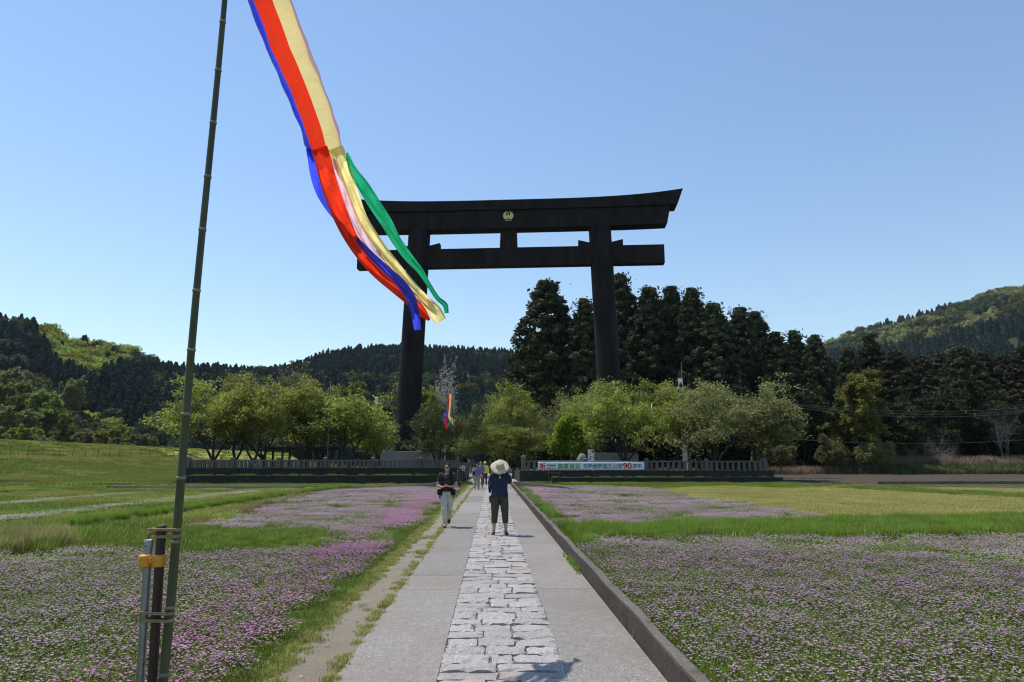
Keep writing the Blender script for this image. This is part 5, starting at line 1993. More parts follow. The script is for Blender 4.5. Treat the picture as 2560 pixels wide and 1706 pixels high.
def put_cedar(px, pytop, Y, k, wide, lab, group=None, brown=False, rz=None):
    p = atY(px, pytop, Y)
    h = p[2] * 0.985
    src = CEB[k % 2] if brown else CE[k % 5]
    s = h / 30.0
    wide = wide * 1.12
    return place_tree("cedar_tree", lab, "tree", (p[0], Y, 0), src, (M['cedarbark'], M['cedar_brown'] if brown else M['cedar']), random.uniform(0, 6.28) if rz is None else rz, (s * wide, s * wide, s), group)


for i, (px, top, Y, k, wide, lab) in enumerate((
        (1366, 696, 110, 2, 1.32, "broad dark cedar at the left end of the grove, left of the right torii pillar"),
        (1462, 742, 106, 1, 1.15, "narrow brownish cedar between the leftmost broad cedar and the right pillar"),
        (1551, 680, 122, 0, 1.0, "slender dark cedar whose tip rises just right of the right torii pillar"),
        (1622, 712, 114, 3, 1.1, "dark cedar with a rounded tip, second peak right of the right pillar"),
        (1676, 711, 116, 4, 1.0, "dark cedar with a broad rounded top, third peak right of the right pillar"),
        (1728, 716, 112, 2, 1.0, "dark cedar, fourth peak right of the right pillar, last of the high tops"),
        (1782, 752, 108, 3, 1.15, "dark cedar where the grove's skyline begins to step down to the right"),
        (1848, 763, 110, 1, 1.1, "dark pointed cedar rising above the shrine banner's right side"),
        (1886, 775, 116, 0, 1.1, "dark cedar with a twin-looking tip in the middle of the descending skyline"),
        (1936, 826, 108, 4, 1.1, "lower dark cedar in the dip before the pair of pointed tops"),
        (1984, 822, 112, 1, 1.15, "left one of the pair of pointed dark cedars where the right hill begins"),
        (2034, 834, 108, 3, 1.1, "right one of the pair of pointed dark cedars where the right hill begins"),
        (2172, 832, 124, 0, 1.1, "single pointed dark cedar standing out against the right hill"),
        (2118, 868, 118, 2, 1.1, "dark cedar left of the single pointed one before the right hill"))):
    put_cedar(px, top, Y, k, wide, lab)
brown_l = ["brownish rounded evergreen right of the single pointed cedar", "brownish evergreen with a broad crown, second right of the pointed cedar", "brownish evergreen, third right of the pointed cedar", "tall brownish evergreen midway to the right edge of the photo",
           "brownish evergreen just right of the midway one", "brownish evergreen second from the right edge", "brownish evergreen cut by the right edge of the photo"]
for i, (px, top) in enumerate(((2238, 872), (2296, 886), (2352, 880), (2400, 862), (2450, 878), (2508, 884), (2560, 862))):
    put_cedar(px, top, 112 + 6 * (i % 3), i, 1.55, brown_l[i], None, True)
r5 = random.Random(9)
for i in range(34):       # interior of the grove: dark trees that only fill the gaps
    px = 1330 + i * 37.0 + r5.uniform(-12, 12)
    top = np.interp(px, [1300, 1366, 1450, 1560, 1740, 1850, 1950, 2050, 2180, 2560], [850, 790, 790, 745, 765, 820, 870, 885, 900, 915]) + r5.uniform(0, 40)
    put_cedar(px, top, 124 + r5.uniform(0, 14), i, 1.5, "dark cedar crowded inside the grove behind its front row, seen only in the gaps", "cedars filling the inside of the grove", px > 2200)
EV = [broad_tree(61, 9, 5.0, 4, leaves=30, lsize=0.2, lean=0.7, kid=(7, 5, 3)), broad_tree(62, 9, 4.6, 3, leaves=30, lsize=0.2, lean=0.6, kid=(7, 5, 3))]
for i in range(19):       # low evergreens at the foot of the grove
    px = 1320 + i * 68 + r5.uniform(-14, 14)
    Y = 103 + r5.uniform(-3, 3)
    h = r5.uniform(0.95, 1.45)
    if 2100 < px < 2200:
        h *= 0.8
    place_tree("evergreen_tree", "low dark evergreen in the shade at the foot of the cedar grove", "tree", (on_terrace(px, Y), Y, 0), EV[i % 2], (M['bark'], M['evergreen']), r5.uniform(0, 6), (1.1, 1.1, h), "low evergreens along the foot of the grove")
me = broad_tree(63, 12, 4.2, 3, leaves=20, lsize=0.19, lean=0.4, kid=(9, 6, 4), trunk_h=0.1, flat=0.9)
p = atY(2142, 942, 96)
place_tree("spring_tree", "yellow-green layered tree standing out before the dark grove on the right", "tree", (p[0], 96, 0), me, (M['bark'], M['olive']), 1.0, (1.05, 1.05, p[2] / 12))
# bare grey trees and bushes at the edge of the grove
for i, (px, top, Y, seed, wdt, lab) in enumerate(((2292, 1068, 97, 71, 1.5, "bare grey brushy tree leaning before the dark grove, left of the dry grass bank"), (2345, 1098, 96, 74, 1.1, "lower bare grey brushy tree at the left end of the dry grass bank"), (2495, 1000, 98, 72, 1.0, "tall bare grey-branched tree near the right edge behind the dry grass bank"))):
    me = broad_tree(seed, 6, 3.0, 4, leaves=1, lsize=0.05, lean=0.9, kid=(9, 7, 4), tr=0.08)
    p = atY(px, top, Y)
    place_tree("bare_tree", lab, "tree", (p[0], Y, 0), (me[0],), (M['greybark'],), 0.5 * i, (wdt, wdt, p[2] / 6), None, ("branches",))
for px, top, Y, sd, lab in ((2085, 1102, 94, 81, "grey-green rounded bush at the foot of the yellow-green tree, left side"), (2180, 1105, 93, 82, "grey-green leaning bush right below the yellow-green tree"), (1950, 1120, 92, 83, "dark low bush at the edge of the ploughed field beside the right terrace")):
    me = broad_tree(sd, 3.6, 2.0, 4, leaves=22, lsize=0.12, lean=0.8, kid=(6, 5, 3), tr=0.06)
    p = atY(px, top, Y)
    place_tree("bush", lab, "bush", (p[0], Y, 0), me, (M['greybark'], M['cherry_grey']), 0.4, (1, 1, p[2] / 3.6))
# leafy trees at the foot of the left hill, one by one where they can be told apart
BR = [broad_tree(91, 9, 4.5, 4, leaves=24, lsize=0.24, lean=0.8, kid=(6, 5, 3)), broad_tree(92, 8, 4.5, 3, leaves=24, lsize=0.24, lean=0.8, kid=(6, 5, 3))]
BRL = [(a, b.copy()) for a, b in BR]
for q in BRL:
    q[1].materials.clear()
for i, (px, top, Y, k, wdt, lab) in enumerate(((12, 935, 215, 0, 1.5, "olive-brown crowned tree at the left edge above the levee"), (47, 965, 205, 3, 1.4, "orange-tinged rounded tree at left above the levee"), (118, 988, 205, 1, 1.3, "yellow-green rounded tree in the middle of the left hillside foot"),
                                                (20, 1025, 185, 2, 1.5, "grey-green domed tree low at the left edge just above the levee"), (62, 1075, 180, 1, 1.0, "bright green small tree on the levee skyline at far left"), (185, 955, 225, 0, 1.0, "greyish pointed tree on the lower left hillside"),
                                                (280, 1078, 190, 3, 1.1, "brownish rounded bush-like tree above the levee, behind the two walkers"), (303, 1068, 200, 1, 0.9, "small bright yellow-green tree just above the two levee walkers"), (350, 1092, 195, 2, 1.0, "low green tree above the levee, right of the two walkers"),
                                                (215, 1085, 195, 0, 0.9, "dull grey-green low tree above the middle of the levee"), (885, 965, 165, 3, 1.1, "brownish rounded tree seen left of the left pillar, behind the red and white mast"), (1075, 985, 150, 1, 1.1, "yellow-green rounded tree right of the left torii pillar"), (1010, 968, 160, 2, 1.0, "dull green rounded tree just behind the left torii pillar"),
                                                (95, 1095, 180, 2, 0.9, "low dark green bush on the levee skyline at left"), (150, 1040, 200, 3, 1.1, "brown-green tree on the hillside foot above the levee fence"))):
    p = atY(px, top, Y)
    src = [BR[0], BRL[0], BR[1], BRL[1]][k]
    me = src[0], src[1]
    mt = M['cherry_grey'] if k in (0, 2) else (M['spring'] if k == 1 else M['olive'])
    hb = 9 if k < 2 else 8
    zb = 0.0
    pz = p[2]
    hh = min(pz, 16)
    place_tree("hillside_tree", lab, "tree", (p[0], Y, pz - hh), me, (M['bark'], mt), i * 1.3, (wdt, wdt, hh / hb))

# ------------------------------------------------------------------ scattering (uncountable growth only)
PROTO = {}


def protos(key, meshes, m):
    c = bpy.data.collections.new(key)
    for i, me in enumerate(meshes):
        if not len(me.materials):
            for q in (m if isinstance(m, (list, tuple)) else [m]):
                me.materials.append(q)
        c.objects.link(bpy.data.objects.new(f"{key}_{i:02d}", me))
    PROTO[key] = (c, len(meshes))
    return c


def scatter(name, key, P, sc, rz=None, ids=None, tilt=None, sz=None):
    c, n = PROTO[key]
    P = np.asarray(P, np.float32)
    N = len(P)
    me = bpy.data.meshes.new(name)
    me.vertices.add(N)
    me.vertices.foreach_set("co", P.ravel())
    rot = np.zeros((N, 3), np.float32)
    rot[:, 2] = rng.uniform(0, 6.283, N) if rz is None else rz
    if tilt:
        rot[:, :2] = rng.normal(size=(N, 2)) * tilt
    s3 = np.ones((N, 3), np.float32) * np.asarray(sc, np.float32).reshape(-1, 1)
    if sz is not None:
        s3[:, 2] *= sz
    a = me.attributes.new("rot", 'FLOAT_VECTOR', 'POINT')
    a.data.foreach_set("vector", rot.ravel())
    a = me.attributes.new("sca", 'FLOAT_VECTOR', 'POINT')
    a.data.foreach_set("vector", s3.ravel())
    a = me.attributes.new("pick", 'INT', 'POINT')
    a.data.foreach_set("value", (rng.integers(0, n, N) if ids is None else np.asarray(ids)).astype(np.int32))
    o = kind(link(name, me), 'stuff')
    ng = bpy.data.node_groups.new(name, 'GeometryNodeTree')
    ng.interface.new_socket('Geometry', in_out='INPUT', socket_type='NodeSocketGeometry')
    ng.interface.new_socket('Geometry', in_out='OUTPUT', socket_type='NodeSocketGeometry')
    nd, L = ng.nodes, ng.links
    gi, go = nd.new('NodeGroupInput'), nd.new('NodeGroupOutput')
    ci = nd.new('GeometryNodeCollectionInfo')
    ci.inputs['Collection'].default_value = c
    ci.inputs['Separate Children'].default_value = True
    ci.inputs['Reset Children'].default_value = True
    ip = nd.new('GeometryNodeInstanceOnPoints')
    ip.inputs['Pick Instance'].default_value = True

    def attr(nm, t):
        q = nd.new('GeometryNodeInputNamedAttribute')
        q.data_type = t
        q.inputs['Name'].default_value = nm
        return [x for x in q.outputs if x.enabled and x.name == 'Attribute'][0]
    L.new(gi.outputs[0], ip.inputs['Points'])
    L.new(ci.outputs[0], ip.inputs['Instance'])
    L.new(attr('pick', 'INT'), ip.inputs['Instance Index'])
    er = nd.new('FunctionNodeEulerToRotation')
    L.new(attr('rot', 'FLOAT_VECTOR'), er.inputs[0])
    L.new(er.outputs[0], ip.inputs['Rotation'])
    L.new(attr('sca', 'FLOAT_VECTOR'), ip.inputs['Scale'])
    L.new(ip.outputs[0], go.inputs[0])
    md = o.modifiers.new("scatter", 'NODES')
    md.node_group = ng
    return o


# hillside forest
def hill_tree(seed, kindn):
    g = np.random.default_rng(seed)
    C, N = [], []
    if kindn == 'cone':
        n = 260
        t = g.random(n) ** 0.8
        a = g.uniform(0, 6.283, n)
        r_ = (1 - t) ** 0.62 * 2.7 * g.uniform(0.7, 1.1, n) + 0.1
        C = np.stack([r_ * np.cos(a), r_ * np.sin(a), 1.0 + t * 12.2], -1)
        N = np.stack([np.cos(a) * .9, np.sin(a) * .9, np.full(n, 0.5)], -1)
        v, f = quads(C, g.uniform(0.4, 0.95, n), N, 0.6, g)
        mb = MB()
        mb.loft([(0, 0, -2), (0, 0, 2.5), (0, 0, 9), (0, 0, 13)], [1.5, 1.9, 1.0, 0.05], 8, cap=False)
    else:
        n = 0
        for k in range(11):
            c = g.normal(size=3) * np.array([1.9, 1.9, 1.3]) + np.array([0, 0, 7.5])
            q = g.normal(size=(34, 3))
            q /= np.linalg.norm(q, axis=1)[:, None]
            C.append(c + q * np.array([1.7, 1.7, 1.25]) * g.uniform(0.7, 1.2))
            N.append(q * .9)
        C, N = np.concatenate(C), np.concatenate(N)
        v, f = quads(C, g.uniform(0.35, 0.8, len(C)), N, 0.65, g)
        mb = MB()
        mb.loft([(0, 0, -2), (0, 0, 4), (0, 0, 7.5), (0, 0, 10)], [0.6, 1.4, 2.2, 0.4], 8, cap=False)
    b = len(v)
    v = np.concatenate([v, np.array(mb.v)])
    f = np.concatenate([f, np.array(mb.f) + b])
    return mesh_np("hill_tree", v, f)


protos("conifer", [hill_tree(i, 'cone') for i in range(4)], leafmat("hill_conifer", (0.038, 0.058, 0.04), 0.15, 0.5, 0.8, 0.02, gloss=0.1))
protos("limetree", [hill_tree(20 + i, 'b') for i in range(3)], leafmat("hill_lime", (0.31, 0.34, 0.07), 0.42, 0.45, 0.8, 0.03, gloss=0.1))
protos("mutedtree", [hill_tree(25 + i, 'b') for i in range(3)], leafmat("hill_muted", (0.24, 0.245, 0.09), 0.35, 0.4, 0.8, 0.03, gloss=0.1))
protos("brownleaf", [hill_tree(30 + i, 'b') for i in range(3)], leafmat("hill_brownleaf", (0.10, 0.10, 0.034), 0.25, 0.5, 0.8, 0.035, gloss=0.1))
protos("greenleaf", [hill_tree(40 + i, 'b') for i in range(3)], leafmat("hill_greenleaf", (0.06, 0.08, 0.035), 0.2, 0.5, 0.8, 0.03, gloss=0.1))


def hill_points(H, spacing, vmin=0.0):
    V, nv = H
    nu = V.shape[0]
    out = []
    A = V[:-1, :nv - 1 + 2]
    B = V[1:, :nv - 1 + 2]
    Cc = V[:-1, 1:nv + 2]
    D = V[1:, 1:nv + 2]
    area = np.linalg.norm(np.cross(B - A, Cc - A), axis=-1)
    cnt = rng.poisson(area / spacing ** 2)
    cnt[:, :max(0, int(vmin * nv))] = 0
    ii, jj = np.nonzero(cnt)
    rep = cnt[ii, jj]
    ii, jj = np.repeat(ii, rep), np.repeat(jj, rep)
    u, v = rng.random((2, len(ii), 1))
    return A[ii, jj] * (1 - u) * (1 - v) + B[ii, jj] * u * (1 - v) + Cc[ii, jj] * (1 - u) * v + D[ii, jj] * u * v


P = hill_points(HILL_L, 3.7)
px, py = proj(P + np.array([0, 0, 8]))
vn = vnoise(P[:, 0], P[:, 1], 0.035, 3)
vn2 = vnoise(P[:, 0], P[:, 1], 0.11, 8)
lime = inpoly(px, py, [(80, 770), (140, 780), (230, 815), (330, 835), (420, 880), (330, 885), (285, 905), (245, 925), (180, 918), (140, 880), (105, 830)])
lime &= (vn2 > -0.45)
mixed = inpoly(px, py, [(150, 780), (420, 850), (420, 900), (285, 905), (190, 830)]) & ~lime
low = inpoly(px, py, [(-900, 915), (60, 925), (160, 965), (230, 1030), (330, 1060), (470, 1075), (470, 1200), (-900, 1200)])
sp = np.zeros(len(P), int)
sp[mixed] = 3
sp[lime] = 1
sp[low & (vn2 > -0.1)] = 2
sp[low & (vn2 <= -0.1)] = 3
sp[low & (vn2 > 0.55)] = 1
sp[(sp == 0) & (vn > 0.55)] = 3
sp[(px < 80) & (py < 915) & (vn2 > 0.1)] = 3
sp[(px > 380) & (px < 1300) & (py > 930) & (vn2 > 0.35)] = 2
for q, key, s in ((0, 'conifer', 0.74), (1, 'limetree', 0.82), (2, 'brownleaf', 0.85), (3, 'greenleaf', 0.85)):
    k = sp == q
    scatter("hillside_forest", key, P[k], rng.uniform(0.65, 1.2, k.sum()) * s)
P = hill_points(HILL_R, 7.0, 0.12)
px, py = proj(P + np.array([0, 0, 8]))
vn2 = vnoise(P[:, 0], P[:, 1], 0.045, 8)
ln = np.interp(px, [1900, 2040, 2260, 2330, 2490, 2560, 3300], [900, 850, 812, 790, 722, 720, 690])
dark_up = (py < ln) & (px < 2500) & (px > 2200)
bandlo = np.interp(px, [1900, 2220, 2330, 2440, 2560, 3300], [905, 862, 850, 815, 790, 700])
sp = np.where(py > bandlo, 0, np.where(vn2 > 0.25, 1, np.where(vn2 > -0.25, 2, 3)))
sp[dark_up] = 0
for q, key, s in ((0, 'conifer', 1.0), (1, 'mutedtree', 1.1), (2, 'brownleaf', 1.15), (3, 'greenleaf', 1.1)):
    k = sp == q
    scatter("hillside_forest", key, P[k], rng.uniform(0.75, 1.2, k.sum()) * s)


# ------------------------------------------------------------------ grass
def tuft(seed, size, n, h, wd, bend=0.5, stemmy=0.0):
    """patch of grass blades, each a bent two-piece blade"""
    g = np.random.default_rng(seed)
    xy = g.uniform(-size / 2, size / 2, (n, 2))
    a = g.uniform(0, 6.283, n)
    hh = h * g.uniform(0.45, 1.15, n)
    d = np.stack([np.cos(a), np.sin(a)], -1)
    pr = np.stack([-d[:, 1], d[:, 0]], -1)
    w2 = wd * g.uniform(0.6, 1.3, n)[:, None]
    b = bend * g.uniform(0.2, 1.0, n)[:, None] * hh[:, None]
    z0 = np.zeros((n, 1))
    p0 = np.concatenate([xy - pr * w2, z0], 1)
    p1 = np.concatenate([xy + pr * w2, z0], 1)
    m0 = np.concatenate([xy + d * b * .35 - pr * w2 * .8, hh[:, None] * .6], 1)
    m1 = np.concatenate([xy + d * b * .35 + pr * w2 * .8, hh[:, None] * .6], 1)
    t = np.concatenate([xy + d * b, hh[:, None]], 1)
    v = np.stack([p0, p1, m1, m0, t], 1).reshape(-1, 3)
    i = np.arange(n) * 5
    f = [[q, q + 1, q + 2, q + 3] for q in i] + [[q + 3, q + 2, q + 4] for q in i]
    return mesh_np("tuft", v, f)


M['blade'] = leafmat("grass_blade", (0.19, 0.25, 0.04), 0.4, 0.4, 0.5, 0.02)
M['blade_bright'] = leafmat("grass_blade_bright", (0.185, 0.275, 0.032), 0.45, 0.35, 0.5, 0.015)
M['blade_dull'] = leafmat("grass_blade_dull", (0.33, 0.325, 0.08), 0.4, 0.4, 0.5, 0.02)
M['blade_olive'] = leafmat("grass_blade_olive", (0.44, 0.39, 0.13), 0.4, 0.35, 0.5, 0.015)
protos("lawn", [tuft(i, 0.3, 220, 0.07, 0.0028) for i in range(3)], M['blade'])
protos("edgegreen", [tuft(8 + i, 0.06, 12, 0.13, 0.004, 0.5) for i in range(3)], M['blade_bright'])
protos("edge", [tuft(5 + i, 0.13, 70, 0.045, 0.0024, 0.9) for i in range(3)], M['blade_dull'])
protos("meadowtuft", [tuft(10 + i, 1.1, 420, 0.13, 0.009) for i in range(4)], M['blade_dull'])
protos("meadowgreen", [tuft(15 + i, 1.1, 420, 0.15, 0.009) for i in range(4)], M['blade'])
protos("ridgegrass", [tuft(20 + i, 0.5, 240, 0.30, 0.006, 0.6) for i in range(4)], M['blade_bright'])
protos("mowntuft", [tuft(30 + i, 1.2, 380, 0.075, 0.009) for i in range(4)], M['blade_olive'])
protos("leveetuft", [tuft(40 + i, 2.0, 260, 0.22, 0.024) for i in range(4)], M['blade_dull'])
protos("leveegreen", [tuft(45 + i, 2.0, 260, 0.26, 0.024) for i in range(4)], leafmat('levee_blade', (0.22, 0.255, 0.045), 0.4, 0.35, 0.5, 0.015))
protos("drygrass", [tuft(50 + i, 0.6, 240, 0.55, 0.005, 0.8) for i in range(3)], M['straw'])
protos("reed", [tuft(60 + i, 1.8, 160, 1.5, 0.03, 0.5) for i in range(4)], leafmat("reed_dry", (0.30, 0.22, 0.15), 0.3, 0.3))
protos("reedgreen", [tuft(65 + i, 1.8, 200, 1.0, 0.035, 0.6) for i in range(3)], leafmat("reed_green", (0.12, 0.13, 0.045), 0.35, 0.3))
protos("hay", [tuft(70 + i, 0.9, 150, 0.05, 0.012, 2.5) for i in range(3)], leafmat("pale_hay", (0.36, 0.35, 0.26), 0.3, 0.25))


def area_pts(poly_px, dens, z=0.0, dmax=None, jitter=None):
    """random ground points inside an outline"""
    G = np.array([gr(*p) for p in poly_px])[:, :2]
    lo, hi = G.min(0), G.max(0)
    n = int((hi - lo).prod() * dens)
    st = 1 / math.sqrt(dens)
    gx, gy = np.meshgrid(np.arange(lo[0], hi[0], st), np.arange(lo[1], hi[1], st))
    q = np.stack([gx.ravel(), gy.ravel()], -1) + rng.uniform(-0.5, 0.5, (gx.size, 2)) * st * 1.1
    q = q[inpoly(q[:, 0], q[:, 1], [tuple(g) for g in G])]
    return np.concatenate([q, np.full((len(q), 1), z)], 1)


def rect_pts(x0, x1, y0, y1, dens, z=0.0):
    n = int((x1 - x0) * (y1 - y0) * dens)
    return np.stack([rng.uniform(x0, x1, n), rng.uniform(y0, y1, n), np.full(n, z)], -1)


def far_thin(P, d0):
    """thin out with distance so that far growth stays light"""
    d = np.hypot(P[:, 0], P[:, 1])
    return P[rng.random(len(P)) < np.clip(d0 / d, 0.12, 1)]


# meadow left
mead = [(-250, 1372), (160, 1372), (430, 1322), (560, 1296), (830, 1226), (1000, 1217), (440, 1215), (-250, 1222)]
P = area_pts(mead, 1.7, -0.02)
P = P[~((P[:, 1] > 41.6) & (P[:, 0] > -25))]
nn = vnoise(P[:, 0], P[:, 1], 0.35, 6)
scatter("meadow_grass", 'meadowtuft', P[nn > -0.15], rng.uniform(0.8, 1.25, (nn > -0.15).sum()))
scatter("meadow_grass", 'meadowgreen', P[nn <= -0.15], rng.uniform(0.8, 1.25, (nn <= -0.15).sum()))
# hay rows and the dark furrow edge


def line_pts(px_pts, step, wid, z=0.0):
    G = np.array([gr(*p) for p in px_pts])[:, :2]
    L = np.concatenate([[0], np.cumsum(np.linalg.norm(np.diff(G, axis=0), axis=1))])
    s = np.arange(0, L[-1], step)
    x, y = np.interp(s, L, G[:, 0]), np.interp(s, L, G[:, 1])
    q = np.stack([x, y, np.full(len(s), z)], -1)
    q[:, :2] += rng.normal(size=(len(s), 2)) * wid
    return q


for ln_ in ([(-200, 1276), (0, 1265), (120, 1253), (268, 1241), (402, 1232), (520, 1223), (640, 1217)], [(-200, 1322), (0, 1303), (116, 1288), (223, 1274), (335, 1262), (520, 1243), (620, 1232)]):
    P = line_pts(ln_, 0.05, 0.22, 0.06)
    g_ = np.sin(P[:, 0] * 0.9) + np.sin(P[:, 0] * 2.3 + 1) + rng.normal(size=len(P)) * 0.5
    P = P[g_ > 0.1]
    scatter("hay_row", 'hay', P, rng.uniform(0.5, 1.0, len(P)))
for ln_, hh in (([(120, 1333), (268, 1311), (424, 1289), (520, 1273), (700, 1246), (880, 1221)], 0.8), ([(-200, 1243), (0, 1237), (200, 1227), (300, 1221), (430, 1216)], 0.5)):
    G = np.array([gr(*p) for p in ln_])
    vs, fs = [], []
    n = 60
    tt = np.linspace(0, 1, n)
    kk = np.linspace(0, 1, len(G))
    gx, gy = np.interp(tt, kk, G[:, 0]), np.interp(tt, kk, G[:, 1])
    for i in range(n):
        e = random.uniform(-0.03, 0.03)
        vs += [(gx[i] + 0.25, gy[i] - 0.25, -0.03), (gx[i] + e, gy[i], 0.14 + e), (gx[i] - 0.4, gy[i] + 0.5, 0.10), (gx[i] - 0.8, gy[i] + 1.1, -0.03)]
    for i in range(n - 1):
        for j in range(3):
            fs.append([i * 4 + j, (i + 1) * 4 + j, (i + 1) * 4 + j + 1, i * 4 + j + 1])
    kind(link("field_bank", mesh_np("field_bank", vs, fs, smooth=True), M['grass_floor']), 'structure')
    P = line_pts(ln_, 0.06, 0.1, 0.1)
    P[:, 0] -= 0.1
    P[:, 1] += 0.15
    scatter("bank_grass", 'ridgegrass', P, rng.uniform(0.45, 0.85, len(P)) * hh)
# grass between flowers and the track, track edges, outside of the kerb
P = np.concatenate([rect_pts(-2.14, -1.72, 3.5, 20, 40, -0.02), rect_pts(-2.05, -1.72, 20, 52, 19, -0.02)])
scatter("track_grass", 'lawn', P, rng.uniform(0.45, 0.95, len(P)))
P = np.concatenate([rect_pts(-1.78, -1.18, 3.5, 20, 230, -0.01), rect_pts(-1.78, -1.18, 20, 52, 90, -0.01)])
u_ = (P[:, 0] + 1.167) / -0.6
pr = 0.95 * np.exp(-(u_ - 0.06) ** 2 / 0.006) + 1.1 * np.clip((u_ - 0.62) / 0.3, 0, 1) + 0.22 * (vnoise(P[:, 0], P[:, 1], 2.2, 3) > 0.5)
pr = pr * np.clip(1.0 + 0.6 * vnoise(P[:, 0] * 0, P[:, 1], 1.1, 5), 0.15, 1.4)
P = P[rng.random(len(P)) < pr]
scatter("track_grass", 'edge', P, rng.uniform(0.5, 1.15, len(P)))
P = np.concatenate([rect_pts(1.50, 1.66, 3.5, 22, 60), rect_pts(1.55, 1.95, 22, 48, 14)])
scatter("kerb_grass", 'lawn', P, rng.uniform(0.6, 1.3, len(P)))
P = rect_pts(1.68, 1.95, 12, 40, 5)
scatter("kerb_grass", 'ridgegrass', P, rng.uniform(0.5, 0.85, len(P)))
P = rect_pts(1.23, 1.30, 9.7, 12.8, 420, 0.0)
P = P[rng.random(len(P)) < np.clip(0.3 + (P[:, 0] - 1.23) * 10, 0, 1) * np.clip(1.15 - np.abs(P[:, 1] - 11) / 1.7, 0, 1)]
scatter("kerb_grass", 'edgegreen', P, np.clip(1.1 - np.abs(P[:, 1] - 11) / 2.2, 0.3, 1) * rng.uniform(0.5, 1.3, len(P)))
P = rect_pts(1.29, 1.31, 3.5, 30, 60, 0.0)
P = P[vnoise(P[:, 0] * 0, P[:, 1], 1.7, 4) > 0.45]
scatter("kerb_grass", 'edge', P, rng.uniform(0.25, 0.6, len(P)))
# bright ridge on the right, with a bank under it
G0, G1 = gr(1420, 1352), gr(3100, 1325)
rid = [(1440, 1347), (1620, 1352), (1900, 1349), (2300, 1345), (2560, 1340), (3100, 1330), (3100, 1292), (2560, 1300), (2122, 1306), (1800, 1316), (1440, 1326)]
P = area_pts(rid, 22)
P[:, :2] += rng.normal(size=(len(P), 2)) * 0.16
P = P[P[:, 0] > 1.75]
hn = 0.78 + 0.22 * vnoise(P[:, 0], P[:, 1], 1.6, 6) + 0.1 * vnoise(P[:, 0], P[:, 1], 5.0, 7)
scatter("ridge_grass", 'ridgegrass', P, rng.uniform(0.65, 1.1, len(P)) * hn)
P = area_pts(rid, 2.0)
P = P[P[:, 0] > 2.4]
scatter("ridge_grass", 'meadowgreen', P, rng.uniform(0.8, 1.4, len(P)))
# mown field and its green stripe
mw = [(1500, 1217), (1578, 1222), (2122, 1306), (2900, 1292), (2900, 1232), (2560, 1224), (1960, 1212)]
P = far_thin(area_pts(mw, 3.2, -0.02), 26)
pxq, pyq = proj(P)
stripe = inpoly(pxq, pyq, [(2109, 1217), (2560, 1236), (2900, 1250), (2900, 1262), (2560, 1247), (2109, 1222)]) | (pyq < 1219 + 3 * np.sin(pxq * 0.02))
scatter("mown_grass", 'mowntuft', P[~stripe], rng.uniform(0.8, 1.2, (~stripe).sum()))
scatter("mown_grass", 'meadowgreen', P[stripe], rng.uniform(0.7, 1.0, stripe.sum()))
# left grassy band between the two flower beds, clump of tall dry grass
band = [(160, 1372), (430, 1322), (470, 1320), (620, 1330), (985, 1336), (960, 1352), (880, 1372), (700, 1382), (430, 1382), (160, 1380)]
P = area_pts(band, 9, -0.02)
P = P[P[:, 0] < -2.95]
scatter("band_grass", 'ridgegrass', P, rng.uniform(0.25, 0.6, len(P)))
P = area_pts(band, 3, -0.02)
P = P[P[:, 0] < -3.5]
bn = vnoise(P[:, 0], P[:, 1], 0.9, 5)
scatter("band_grass", 'meadowgreen', P[bn > -0.2], rng.uniform(0.6, 1.1, (bn > -0.2).sum()))
scatter("band_grass", 'meadowtuft', P[bn <= -0.2], rng.uniform(0.5, 0.9, (bn <= -0.2).sum()))
P = area_pts([(-120, 1382), (-120, 1348), (60, 1340), (150, 1346), (175, 1372), (120, 1386)], 9)
scatter("tall_dry_grass", 'drygrass', P, rng.uniform(0.3, 0.8, len(P)))
scatter("band_grass", 'ridgegrass', P[::2], rng.uniform(0.7, 1.2, len(P[::2])))
P = area_pts([(480, 1318), (520, 1296), (600, 1280), (760, 1240), (960, 1215), (1000, 1220), (830, 1232), (640, 1282)], 0.9)
scatter("tall_dry_grass", 'drygrass', P, rng.uniform(0.35, 0.7, len(P)))
# levee
yy = np.concatenate([rng.uniform(45, 130, 5200), rng.uniform(130, 330, 2600)])
xx = rng.uniform(-75, -40, len(yy))
P = np.stack([xx, yy, levee_z(xx, yy)], -1)
gnn = vnoise(xx, yy, 0.3, 4) + (xx > -55) * 0.55 - 0.3
scatter("levee_grass", 'leveetuft', P[gnn <= 0], rng.uniform(0.7, 1.3, (gnn <= 0).sum()))
scatter("levee_grass", 'leveegreen', P[gnn > 0], rng.uniform(0.7, 1.3, (gnn > 0).sum()))
yy = rng.uniform(74, 140, 260)
rngs = 0
P = np.stack([np.full(260, -57.6) + rng.normal(size=260) * 0.4, yy, np.full(260, 2.05)], -1)
scatter("bench_dry_grass", 'drygrass', P, rng.uniform(0.4, 0.9, 260))
P = np.concatenate([rect_pts(-42, -24.5, 52, 84, 0.9), area_pts([(-250, 1221), (440, 1212), (440, 1200), (-250, 1206)], 0.45)])
scatter("levee_grass", 'leveegreen', P, rng.uniform(0.6, 1.0, len(P)))
